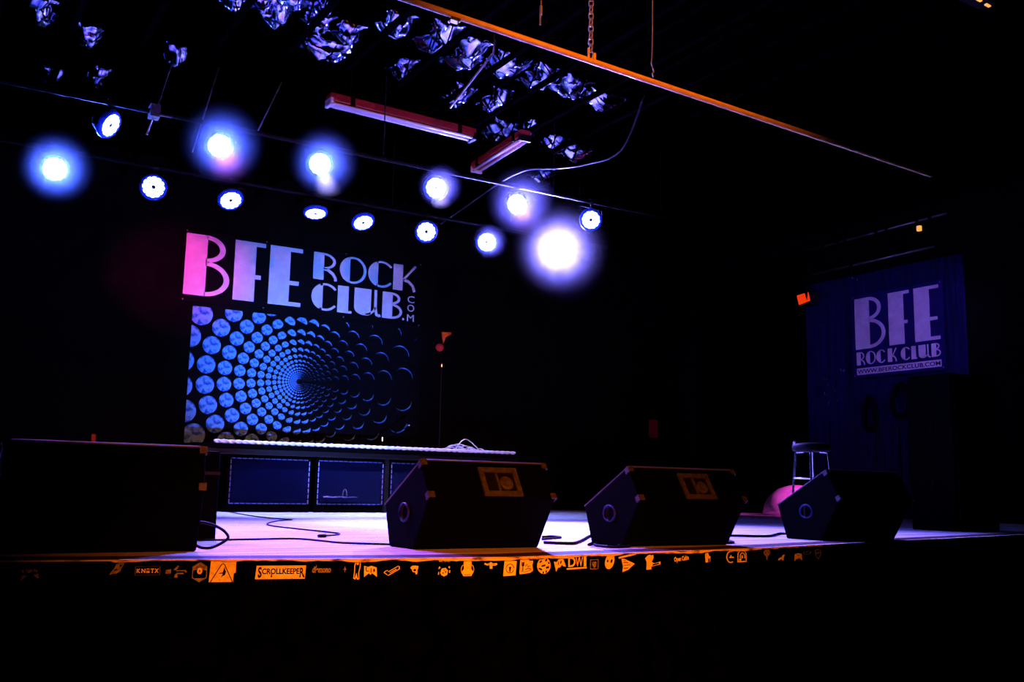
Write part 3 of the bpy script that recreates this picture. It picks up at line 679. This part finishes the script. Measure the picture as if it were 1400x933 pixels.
for yv, z, s_ in ((11.62, 2.33, .8), (11.53, 2.22, .9), (11.61, 2.07, 1.2), (11.53, 1.9, 1.1), (11.38, 2.1, .9), (11.35, 1.95, .8), (11.25, 2.45, 1.1)):
    t = thing('wall_hook', (13.5, yv, z), 'small chrome hook screwed into the blue wall boards', 'hook', 'chrome hooks on the side wall')
    MB().lathe((13.52, yv, z), (-1, 0, 0), [(0, .022*s_), (.008, .02*s_), (.01, .002)], 8).build('plate', 'steel', t)
    MB().tube([(13.51, yv, z), (13.45, yv, z-.01), (13.435, yv, z+.03*s_), (13.44, yv, z+.055*s_)], .008*s_, 6).build('prong', 'chrome', t)
for yv, z, w_, hh in ((10.7, 1.68, .16, .3), (10.1, 1.86, .19, .3)):
    g = MB()
    for q in range(6):
        pts = [(13.47+.008*q*(-1)**q, yv+(w_-.012*q)*math.sin(2*math.pi*k/28)*(1-.25*math.cos(2*math.pi*k/28)), z+(hh-.01*q)*math.cos(2*math.pi*k/28)) for k in range(28)]
        g.tube(pts, .014, 5, closed=True)
    t = thing('coiled_cable', (13.47, yv, z), 'coiled black cable hanging on the boards, '+('under the square banner' if yv > 10.5 else 'larger coil beside the tall loudspeaker'), 'cable', 'coiled cables on the side wall')
    g.build('coil', 'rub', t, smooth=True)
    MB().tube([(13.53, yv, z+hh-.03), (13.44, yv, z+hh-.03), (13.43, yv, z+hh+.02)], .01, 6).build('peg', 'blk', t)
# black drapes in the corner beyond the boards
g = MB(); vs = []; fs = []
N_ = 120
for i in range(N_+1):
    s_ = i/N_
    x = 13.36+.05*math.sin(s_*60)+.02*math.sin(s_*23)
    yv = 12.05+s_*2.55
    vs += [(x, yv, 0.0), (x, yv, 4.6)]
for i in range(N_): fs.append((2*i, 2*i+2, 2*i+3, 2*i+1))
g.add(vs, fs); o_ = g.build('black_drape', 'drape', smooth=True); o_.modifiers.new('thickness', 'SOLIDIFY').thickness = .01
tag(o_, 'black pleated drape hanging in the corner behind the flood lamp', 'curtain')
# notice on the back wall
nt_ = thing('paper_notice', (12.18, 14.64, 1.3), 'small paper notice with ruled lines on the black back wall', 'notice')
MB().box((12.07, 14.648, 1.37), (12.28, 14.662, 1.71)).build('sheet', 'paper', nt_)

# stool behind the right-hand wedge
st = thing('bar_stool', (6.93, 6.15, 0), 'bar stool with black seat and chrome legs behind a wedge monitor', 'stool')
cx, cy = 6.93, 6.15
MB().lathe((cx, cy, .735), (0, 0, 1), [(0, .15), (.012, .165), (.05, .17), (.07, .155), (.078, .1), (.08, .001)], 24)  .build('seat', 'rub', st, smooth=True)
for k in range(4):
    a = R(38+90*k); c_, s_ = math.cos(a), math.sin(a)
    MB().tube(catmull([(cx+.07*c_, cy+.07*s_, .735), (cx+.125*c_, cy+.125*s_, .73), (cx+.14*c_, cy+.14*s_, .69), (cx+.2*c_, cy+.2*s_, .012)], 6), .0105, 8).build('leg', 'chrome', st, smooth=True)
    MB().lathe((cx+.2*c_, cy+.2*s_, 0), (0, 0, 1), [(0, .015), (.02, .013)], 8).build('rubber_foot', 'rub', st)
MB().tube([(cx+.158*math.cos(2*math.pi*k/32), cy+.158*math.sin(2*math.pi*k/32), .50) for k in range(32)], .008, 6, closed=True).build('foot_ring', 'chrome', st, smooth=True)
# something small left on the stool
tag(MB().lathe((6.85, 6.2, .814), (.9, -.4, .0), [(-.07, .01), (-.05, .017), (.0, .018), (.05, .014), (.07, .005)], 10).build('microphone', 'chrome', smooth=True), 'small shiny microphone lying on the seat of the bar stool', 'microphone')
# pale dome bag
db = thing('drum_bag', (12.8, 11.7, 0), 'pale dome shaped drum bag standing behind the stool, lit pink', 'bag')
MB().lathe((12.8, 11.7, 0), (0, 0, 1), [(0, .54), (.04, .56), (.2, .52), (.34, .43), (.44, .3), (.5, .12), (.505, .001)], 28).build('shell', 'bag', db, smooth=True)
MB().tube([(12.8+.56*math.cos(2*math.pi*k/40), 11.7+.56*math.sin(2*math.pi*k/40), .05) for k in range(40)], .008, 5, closed=True).build('zip_piping', 'bag', db)
# tall speaker stack by the side
ps = thing('loudspeaker', (9.87, 6.77, 0), 'tall black loudspeaker standing at the far end of the stage edge', 'loudspeaker')
MB().box((9.5, 6.5, 0), (10.25, 7.05, 1.68)).build('cabinet', 'cab', ps, bevel=.015)
MB().box((9.54, 6.485, .08), (10.21, 6.502, 1.6)).build('grille', 'blk', ps, bevel=.004, seg=1)
for z in (.5, 1.1):
    MB().tube([(9.502, 6.75, z-.05), (9.47, 6.75, z-.03), (9.47, 6.75, z+.03), (9.502, 6.75, z+.05)], .01, 6).build('handle', 'blk', ps)
# mic stands
def micstand(x, yv, z0, hgt, label, boom, foam):
    t = thing('microphone_stand', (x, yv, z0), label, 'microphone stand', 'microphone stands')
    for k in range(3):
        a = R(90+120*k); MB().tube([(x, yv, z0+.12), (x+.26*math.cos(a), yv+.26*math.sin(a), z0+.012)], .01, 6).build('leg', 'blk', t)
    MB().tube([(x, yv, z0+.1), (x, yv, z0+hgt)], .011, 8).build('pole', 'blk', t)
    e = Vector(boom); b = Vector((x, yv, z0+hgt))
    MB().tube([b-(e-b)*.25, e], .008, 6).build('boom', 'blk', t)
    MB().lathe(b, (0, 0, 1), [(-.03, .016), (.03, .016)], 8).build('clutch', 'chrome', t)
    if foam:
        MB().ball(e+Vector((-.02, 0, -.06)), .062, 14, 9, (1, 1, .95)).build('windscreen', 'red', t, smooth=True)
        MB().prism([e+Vector((0.0, -.02, .17)), e+Vector((.16, -.02, .18)), e+Vector((.15, -.02, .145)), e+Vector((.07, -.02, .10)), e+Vector((.03, -.02, .0))], (0, .02, 0)).build('flag_clip', 'orangefoam', t)
    else:
        MB().lathe(e, (e-b), [(-.02, .012), (.05, .016), (.1, .024), (.13, .02), (.14, .001)], 10).build('microphone', 'chrome', t, smooth=True)
micstand(6.9, 13.3, .85, 1.35, 'microphone stand with red windscreen on the drum riser', (6.62, 12.8, 2.45), True)
micstand(6.1, 13.6, .85, .2, 'short microphone stand with chrome head near the backdrop', (6.25, 13.2, 1.2), False)
micstand(7.9, 6.7, 0, .5, 'low microphone stand beside the tall loudspeaker', (8.1, 6.4, .56), False)
# road case behind the near wedge
rc = thing('road_case', (.9, 6.7, 0), 'black road case with bright latch behind the wedge with cable', 'case')
MB().box((.3, 6.4, 0), (1.75, 7.0, .56)).build('body', 'cab', rc, bevel=.01)
MB().box((.295, 6.395, .41), (1.755, 7.005, .43)).build('lid_rail', 'blk', rc)
MB().box((.36, 6.39, .555), (.43, 6.41, .566)).build('corner_plate', 'chrome', rc)
MB().obox((.98, 6.39, .60), (.012, 0, 0), (0, .01, 0), (0, 0, .035)).build('latch', 'orangefoam', rc)

# ------------------------------------------------------------------ cables on the deck
def cable(pts, r_, label, m='rub', ends=()):
    t = thing('floor_cable', (pts[0][0], pts[0][1], 0), label, 'cable', 'cables on the stage deck')
    MB().tube(catmull([(p[0], p[1], p[2] if len(p) > 2 else r_) for p in pts], 6), r_, 6).build('cord', m, t, smooth=True)
    for e in ends:
        MB().lathe((e[0], e[1], .012), (e[2], e[3], 0), [(-.03, .008), (-.025, .012), (.03, .012), (.035, .008)], 8).build('plug', 'blk', t)
cable([(1.59, 6.36), (1.72, 6.34), (1.95, 6.37), (2.26, 6.40), (2.35, 6.12), (2.40, 5.87), (2.63, 5.66)], .006, 'long black cable lying straight between two wedge monitors')
cable([(1.394, 5.50, 0.149), (1.460, 5.50, 0.141), (1.534, 5.50, 0.110), (1.572, 5.50, 0.070), (1.550, 5.50, 0.043), (1.488, 5.50, 0.013), (1.434, 5.50, 0.012), (1.402, 5.50, 0.025)], .008, 'thick black cable looping out of the end of a wedge monitor')
cable([(3.71, 13.57), (3.44, 11.57), (3.36, 10.37), (3.43, 9.95), (3.42, 9.75), (3.23, 9.56), (2.95, 9.03), (2.79, 8.56), (2.76, 8.12), (2.82, 7.34), (2.82, 7.00), (2.71, 6.81), (2.61, 6.72)], .006, 'thin wandering cable with a plug in front of the subwoofers', 'rub', [(2.53, 6.59, 1, .1)])
cable([(3.70, 5.58), (3.76, 5.48), (3.86, 5.46), (4.20, 5.83), (4.58, 6.27), (4.58, 6.16)], .010, 'cable running to the wedge monitor with oval handle cup')
cable([(4.13, 6.25), (4.27, 6.33), (4.24, 6.17), (4.07, 6.05), (3.95, 5.98)], .008, 'short cable end poking out from the wedge with socket panel')
cable([(3.86, 5.30), (4.27, 5.73), (4.30, 5.63), (4.14, 5.31), (4.04, 5.10), (3.86, 5.06), (3.90, 5.29), (4.18, 5.56), (4.03, 5.18)], .009, 'flattened bundle of cable tucked under the wedge with oval handle cup')
cable([(5.83, 6.16), (5.96, 6.08), (6.19, 5.98), (6.70, 6.33), (6.67, 6.14)], .010, 'black cable running to the wedge monitor beside the stool')
cable([(5.59, 5.87), (5.30, 5.51), (5.15, 5.31), (5.02, 5.24)], .009, 'short curled cable at the foot of the wedge with oval handle cup')
# ------------------------------------------------------------------ stickers on the stage fascia
def circ(cx, cy, rx, ry, n=18, a0=0, a1=360):
    return [(cx+rx*math.cos(R(a0+(a1-a0)*i/n)), cy+ry*math.sin(R(a0+(a1-a0)*i/n))) for i in range(n+(0 if a1-a0 == 360 else 1))]
def rr_(a, b, c, d): return [(a, c), (b, c), (b, d), (a, d)]
def outline(pts, t, asp=1.0, closed=True):
    out = []; n = len(pts)
    cx = sum(p[0] for p in pts)/n; cy = sum(p[1] for p in pts)/n
    for i in range(n if closed else n-1):
        a, b = pts[i], pts[(i+1) % n]
        f = lambda p: (cx+(p[0]-cx)*(1-2*t), cy+(p[1]-cy)*(1-2*t))
        out.append([a, b, f(b), f(a)])
    return out
def pen(x0=0): return [(0, 1), (.3, .9), (.55, 1), (.95, .85), (1, 0), (.62, .35), (.5, .2), (.38, .35), (.02, 0)]
def line(pts, t): return stroke(pts, t)
def sticker(pos, label, base, ink=(), m='stk', texts=(), rot=0):
    x, yv, z, w_, h_, ang = pos
    t = thing('sticker', (x, yv-.002, z), label, 'sticker', 'stickers on the stage front')
    ca, sa = math.cos(R(ang)), math.sin(R(ang)); U = Vector((ca, sa, 0)); Nn = Vector((sa, -ca, 0)); C_ = Vector((x, yv, z))
    cr, sr = math.cos(R(rot)), math.sin(R(rot))
    def pt(p, o):
        a, b = (p[0]-.5)*w_, (p[1]-.5)*h_; a, b = a*cr-b*sr, a*sr+b*cr
        return C_+U*a+UZ*b+Nn*o
    if base:
        g = MB()
        for q in base: g.prism([pt(p, -.011) for p in q], Nn*.0035)
        g.build('vinyl', m, t)
    if ink:
        g = MB()
        for q in ink: g.prism([pt(p, -.0076) for p in q], Nn*.0008)
        g.build('printing', 'ink', t)
    for (s, a, b, c, d, mm, bo) in texts:
        vs, fs = text2d(s, bo); g = MB(); g.add([pt((a+(b-a)*p[0], c+(d-c)*p[1]), -.0066) for p in vs], fs); g.build('lettering', mm, t)
    return t
SP = [(0.541, 4.937, -0.058, 0.07, 0.058, -10.6),
      (0.893, 4.872, -0.037, 0.062, 0.057, -10.6),
      (1.023, 4.847, -0.048, 0.108, 0.03, -10.6),
      (1.147, 4.824, -0.053, 0.094, 0.061, -10.6),
      (1.249, 4.803, -0.057, 0.066, 0.093, -12.2),
      (1.349, 4.781, -0.055, 0.123, 0.097, -12.2),
      (1.615, 4.724, -0.061, 0.239, 0.063, -12.2),
      (1.806, 4.683, -0.049, 0.092, 0.032, -12.2),
      (1.918, 4.659, -0.05, 0.018, 0.032, -12.2),
      (1.975, 4.646, -0.054, 0.036, 0.087, -12.2),
      (2.043, 4.632, -0.061, 0.066, 0.054, -12.2),
      (2.147, 4.609, -0.059, 0.082, 0.048, -12.2),
      (2.264, 4.59, -0.057, 0.043, 0.044, -7.6),
      (2.423, 4.569, -0.048, 0.068, 0.086, -7.6),
      (2.55, 4.552, -0.046, 0.073, 0.091, -7.6),
      (2.68, 4.535, -0.041, 0.075, 0.038, -7.6),
      (2.788, 4.52, -0.057, 0.076, 0.077, -7.6),
      (2.902, 4.535, -0.046, 0.092, 0.086, 7.5),
      (3.025, 4.551, -0.05, 0.094, 0.087, 7.5),
      (3.141, 4.566, -0.05, 0.086, 0.064, 7.5),
      (3.266, 4.583, -0.046, 0.15, 0.073, 7.5),
      (3.4, 4.601, -0.055, 0.063, 0.054, 7.6),
      (3.521, 4.617, -0.042, 0.094, 0.084, 7.6),
      (3.669, 4.637, -0.055, 0.146, 0.098, 7.6),
      (3.878, 4.665, -0.057, 0.134, 0.087, 7.6),
      (4.131, 4.699, -0.048, 0.134, 0.036, 7.6),
      (4.377, 4.731, -0.046, 0.049, 0.06, 7.6),
      (4.599, 4.761, -0.048, 0.081, 0.07, 7.6),
      (4.717, 4.777, -0.046, 0.091, 0.076, 7.6),
      (5.009, 4.841, -0.047, 0.083, 0.069, 12.9),
      (5.19, 4.883, -0.072, 0.086, 0.04, 12.9),
      (5.409, 4.933, -0.075, 0.1, 0.051, 12.9),
      (5.528, 4.96, -0.049, 0.113, 0.026, 12.9),
      (5.679, 4.995, -0.064, 0.105, 0.073, 12.9),
      (6.741, 5.233, -0.081, 0.166, 0.087, 12.6)]
hexa = [(.5, 1), (1, .78), (1, .22), (.5, 0), (0, .22), (0, .78)]
sticker(SP[0], 'winged emblem sticker alone on the fascia below the wedge beside the road case', [[(0, 0), (0, .42), (.32, .42)], [(1, .15), (1, .55), (.66, .45)], [(.22, .88), (.6, .88), (.6, .72), (.42, .58), (.24, .72)], [(.65, .95), (.9, .8), (.9, .66), (.67, .7)], [(0, .62), (.12, .62), (.12, .88), (0, .82)]], m='stk2')
sticker(SP[1], 'dim picture sticker of a figure with flowing hair', [[(0, 0), (.1, .25), (.3, .5), (.42, .85), (.7, 1), (.98, .95), (.9, .7), (.8, .55), (.75, .3), (.5, .12), (.25, .1)]], [circ(.74, .72, .08, .1, 10), [(.3, .3), (.55, .4), (.5, .48), (.32, .4)]], m='stk2')
sticker(SP[2], 'small black sticker that reads KNETX', outline(rr_(0, 1, -.15, 1.15), .012), m='stk2', texts=[('K', .06, .21, .18, .82, 'stk', .03), ('N', .25, .41, .18, .82, 'stk', .03), ('T', .62, .76, .18, .82, 'stk', .03), ('X', .78, .95, .18, .82, 'stk', .03), ('=', .45, .58, .18, .5, 'stk', .05), ('-', .45, .58, .72, .82, 'stk', .0)])
sticker(SP[3], 'dark sticker with a crossed dagger shape', [[(0, .35), (.25, .35), (.25, .68), (0, .62)], [(.36, .62), (.55, .95), (.62, .9), (.5, .6)], [(.5, .58), (.95, .6), (1, .5), (.96, .42), (.9, .42), (.9, .53), (.5, .52)], [(.5, .3), (.85, .3), (.85, .4), (.5, .4)], [(.42, .05), (.58, .05), (.55, .35), (.45, .3)]], m='stk2')
sticker(SP[4], 'hexagonal badge sticker with a pale round centre', outline(hexa, .05)+[[(.02, .78), (.5, .98), (.98, .78), (.98, .58), (.7, .62), (.3, .62), (.02, .58)], [(.1, .2), (.9, .2), (.5, .02)]], [[(.14, .66), (.5, .85), (.86, .66), (.7, .78), (.5, .84), (.3, .78)]], m='stk2', texts=[('O', .32, .68, .4, .72, 'stk', .12)])
tri = [(.1, .02), (.5, .88), (.88, .02)]
sticker(SP[5], 'bright square sticker with a triangle around a falling figure', [[(.02, 0), (.92, 0), (.93, .4), (1, .45), (1, 1), (.06, 1)]], line([(.08, 0), (.46, .84), (.52, .88), (.57, .84), (.9, 0)], .035)+[[(.36, .42), (.52, .46), (.55, .62), (.58, .75), (.6, .6), (.64, .48), (.6, .32), (.54, .3), (.46, .2), (.5, .34), (.52, .4), (.38, .4)], circ(.42, .1, .015, .03, 8)])
sticker(SP[6], 'long bright sticker that reads SCROLLKEEPER in dark spiky letters', [[(0, 0), (.985, 0), (1, 1), (.02, 1)]], [[(.06, .1), (.09, .08), (.075, .5)], [(.3, .14), (.335, .14), (.325, .5)], [(.87, .1), (.9, .1), (.9, .5)], [(.95, .06), (.98, .1), (.96, .5)]], texts=[('S', .05, .125, .12, .9, 'ink', .03), ('CROLLKEEPE', .13, .87, .36, .8, 'ink', .03), ('R', .88, .965, .16, .84, 'ink', .03)])
sticker(SP[7], 'faint sticker of dense gothic lettering beside the long bright one', [[(.18, .8), (.22, 1.2), (.24, .8)]], m='stk2', texts=[('diemono', 0, 1, 0, .95, 'stk2', .05)])
sticker(SP[8], 'tiny cross shaped sticker', [[(.5, 0), (.65, .4), (1, .5), (.65, .62), (.5, 1), (.35, .62), (0, .5), (.35, .4)]], m='stk2')
sticker(SP[9], 'narrow sticker of a standing figure drawn in outline', line([(.35, .95), (.2, .75), (.22, .45), (.12, .05), (.32, .02), (.48, .3), (.62, .02), (.85, .02), (.78, .35), (.95, .7), (.98, .95), (.75, 1.0)], .11)+[circ(.6, .86, .16, .07, 10), [(.4, .05), (.56, .05), (.5, .3)]])
sticker(SP[10], 'pennant sticker with ragged letters next to the standing figure', [pen()], [[(.15, .5), (.2, .5), (.2, .9), (.12, .9)], [(.15, .5), (.38, .5), (.38, .58), (.15, .58)], [(.5, .4), (.58, .4), (.56, .8), (.5, .8)], [(.7, .45), (.85, .5), (.82, .75), (.7, .7)]])
sticker(SP[11], 'slanted ribbon outline sticker', line([(.05, .3), (.2, .15), (.28, .02), (.98, .68), (.96, .95), (.9, .98), (.3, .4), (.25, .55), (.1, .45), (.03, .3)], .055)+[[(.36, .3), (.42, .28), (.8, .62), (.78, .7)]])
sticker(SP[12], 'small hooded head sticker behind which the fascia is bare', [[(0, .75), (.2, .98), (.6, 1), (1, .95), (.95, .6), (.88, .55), (.88, .1), (.7, 0), (.62, .25), (.3, .3), (.22, .55)]], [circ(.55, .5, .18, .14, 10)])
sticker(SP[13], 'sticker with tiny words over a scribbled wreath', [[(.2, .2), (.3, .45), (.6, .5), (.8, .35), (.75, .08), (.5, 0), (.3, .08)], [(.05, .42), (.2, .5), (.15, .58), (.08, .55)], [(.85, .5), (.95, .45), (.95, .58), (.85, .58)], [(.02, .1), (.1, .12), (.1, .28), (.04, .24)], [(.9, .2), (.98, .22), (.98, .36), (.9, .34)]], [circ(.42, .2, .06, .05, 8), circ(.62, .26, .07, .05, 8), circ(.5, .36, .05, .04, 8)], texts=[('OK', .05, .35, .86, 1, 'stk', .05), ('KNID', .45, .98, .86, 1, 'stk', .05)])
sticker(SP[14], 'bright tombstone shaped sticker between two thin arcs', [[(.2, 0), (.8, 0), (.95, .22), (.78, .4), (.8, .75), (.72, .95), (.5, 1), (.28, .95), (.2, .75), (.24, .4), (.05, .22)]]+line(circ(.22, .36, .2, .26, 12, 100, 260), .03)+line(circ(.78, .36, .2, .26, 12, -80, 80), .03), line([(.25, .07), (.75, .07)], .03)+[circ(.5, .42, .03, .02, 8)], m='stky')
sticker(SP[15], 'small winged emblem sticker', [[(0, .7), (.2, .55), (.4, .6), (.42, .1), (.62, .1), (.62, .5), (.85, .5), (1, .7), (.92, .85), (.65, .8), (.5, 1), (.38, .85), (.2, .75), (.05, .9)]], [[(.25, .68), (.42, .7), (.42, .76), (.25, .74)], [(.6, .65), (.85, .65), (.85, .72), (.6, .72)]])
sticker(SP[16], 'yellow square sticker with a ringed emblem', [[(0, 0), (.93, .04), (1, 1), (.08, 1)]], line(circ(.5, .5, .3, .3, 20, 0, 360), .05)+[[(.46, .25), (.53, .25), (.6, .62), (.42, .62)]], m='stky')
sticker(SP[17], 'ragged block sticker of scribbled words with a fork', [[(0, .1), (.05, .9), (.2, .86), (.4, 1), (.62, .96), (.72, .8), (1, .78), (.95, .5), (1, .18), (.8, .06), (.4, .02), (.02, 0)]], line([(.15, .72), (.17, .5), (.3, .5), (.31, .72)], .06)+line([(.24, .72), (.23, .2)], .07)+line([(.4, .45), (.55, .6), (.62, .4), (.8, .5)], .04)+line([(.1, .18), (.4, .12), (.9, .24)], .03)+line([(.4, .25), (.55, .32), (.85, .3)], .05))
sticker(SP[18], 'round sticker packed with scribbled words', [circ(.5, .5, .5, .5, 22)+[]], [[(.15, .65), (.35, .75), (.3, .85), (.15, .75)], [(.6, .72), (.75, .82), (.7, .95), (.58, .85)], [(.3, .42), (.6, .48), (.6, .58), (.3, .52)], [(.1, .3), (.35, .2), (.35, .32), (.12, .4)], [(.65, .3), (.9, .35), (.85, .48), (.65, .42)], [(.4, .02), (.5, .02), (.5, .15), (.4, .15)], [(.62, .06), (.72, .06), (.72, .2), (.62, .2)], [(.8, .6), (.95, .6), (.9, .72), (.8, .7)]])
sticker(SP[19], 'pennant sticker with ragged letters beside the big initials', [[(0, .85), (.25, .78), (.4, .98), (.78, 1), (1, .3), (.78, .35), (.66, .5), (.5, .3), (.3, .3), (.15, 0)]], [[(.3, .5), (.36, .5), (.42, .8), (.36, .8)], [(.5, .6), (.6, .6), (.66, .85), (.55, .85)]], rot=4)
sticker(SP[20], 'bright sticker with the big initials DWI underlined', line([(0, .12), (1, .16)], .11)+[[(.0, .98), (.2, .98), (.2, .9), (0, .9)]], m='stky', texts=[('D', .06, .42, .26, 1, 'stky', .02), ('W', .42, .8, .26, 1, 'stky', .0), ('I', .84, .97, .26, 1, 'stky', .03)])
sticker(SP[21], 'small dim square sticker with a framed mask', outline(rr_(0, 1, 0, 1), .06)+[[(.25, .75), (.75, .75), (.7, .35), (.5, .12), (.3, .35)]], [circ(.4, .6, .06, .05, 8), circ(.6, .6, .06, .05, 8)], m='stk2')
sticker(SP[22], 'yellow tilted oval sticker with two marks like eyes', [circ(.5, .5, .36, .55, 24)], [circ(.32, .42, .07, .1, 10), circ(.62, .58, .08, .14, 10)], m='stky', rot=-28)
sticker(SP[23], 'triangular flag sticker of words under a slanted bar', [[(0, .8), (.98, .92), (1, 1.02), (0, .9)], [(.15, .78), (.3, .75), (.88, .4), (.5, .1), (.18, 0), (.22, .3)]], line([(.25, .55), (.5, .5)], .05)+line([(.28, .38), (.62, .36)], .04)+line([(.25, .2), (.5, .2)], .05)+line([(.25, .66), (.4, .62)], .03), rot=3)
sticker(SP[24], 'fist shaped sticker with a small ribbon at its foot', [[(.1, 0), (.4, .02), (.4, .2), (.98, .32), (1, .5), (.62, .4), (.42, .5), (.55, .8), (.52, .98), (.4, .92), (.32, 1), (.2, .95), (.02, .78), (.12, .5)]], [[(.46, .24), (.9, .34), (.9, .44), (.5, .36)]], m='stky')
sticker(SP[25], 'small lettered sticker that reads Open Cabin', [], texts=[('Open Cabin', 0, 1, 0, 1, 'stk', .04)], rot=4)
sticker(SP[26], 'small upright door shaped sticker', [[(.1, 0), (.95, .1), (1, .6), (.7, .7), (.55, 1), (0, .95)]], [rr_(.55, .85, .08, .4)])
sticker(SP[27], 'crescent sticker with a word across it', line(circ(.55, .5, .5, .5, 18, 75, 300), .09)+[[(.4, .4), (1, .42), (.8, .52), (.65, .5), (.6, .68), (.42, .5)]])
arch = [(0, 0), (1, 0), (1, .6)]+circ(.5, .6, .5, .4, 10, 0, 180)+[(0, .6)]
sticker(SP[28], 'arch shaped sticker with nested arches', outline(arch, .07)+line(circ(.55, .45, .27, .32, 14, -30, 200), .06)+[[(.45, .3), (.6, .35), (.58, .55), (.45, .55)], [(.15, .12), (.4, .12), (.4, .3), (.2, .3)]])
sticker(SP[29], 'dim balloon shaped sticker', [[(.5, 0), (.62, .35), (.9, .5), (1, .75), (.8, 1), (.25, .97), (.0, .8), (.15, .5), (.4, .35)]], m='stk2')
sticker(SP[30], 'small dog silhouette sticker', [[(0, .1), (.3, .1), (.32, .25), (.6, .25), (.62, .05), (.8, .05), (.82, .5), (1, .9), (.85, 1), (.65, .8), (.55, .55), (.3, .55), (.1, .4)]])
sticker(SP[31], 'small pennant sticker beside the dog silhouette', [[(0, 0), (.05, .9), (.5, 1), (.95, .9), (1, 0), (.7, .35), (.62, .2), (.5, .5), (.38, .2), (.3, .35)]], [circ(.5, .72, .08, .08, 8)])
sticker(SP[32], 'faint cloud outline sticker', line([(0, .4), (.2, .8), (.4, .6), (.6, .95), (1, .6), (.85, .2), (.5, .05), (.3, .2), (.05, .2)], .07), m='stk2')
sticker(SP[33], 'faint shield outline sticker', outline([(.1, .9), (.5, 1), (.95, .85), (.9, .35), (.55, 0), (.2, .3)], .08)+[[(.2, .5), (.8, .6), (.8, .72), (.2, .62)]], m='stk2')
sticker(SP[34], 'dim H shaped emblem sticker far along the stage front', [[(0, .9), (.2, 1), (.3, .6), (.6, .65), (.75, .95), (1, 1), (.8, .4), (.75, .1), (.6, .05), (.55, .4), (.35, .4), (.3, .05), (.1, 0)]], m='stk2')
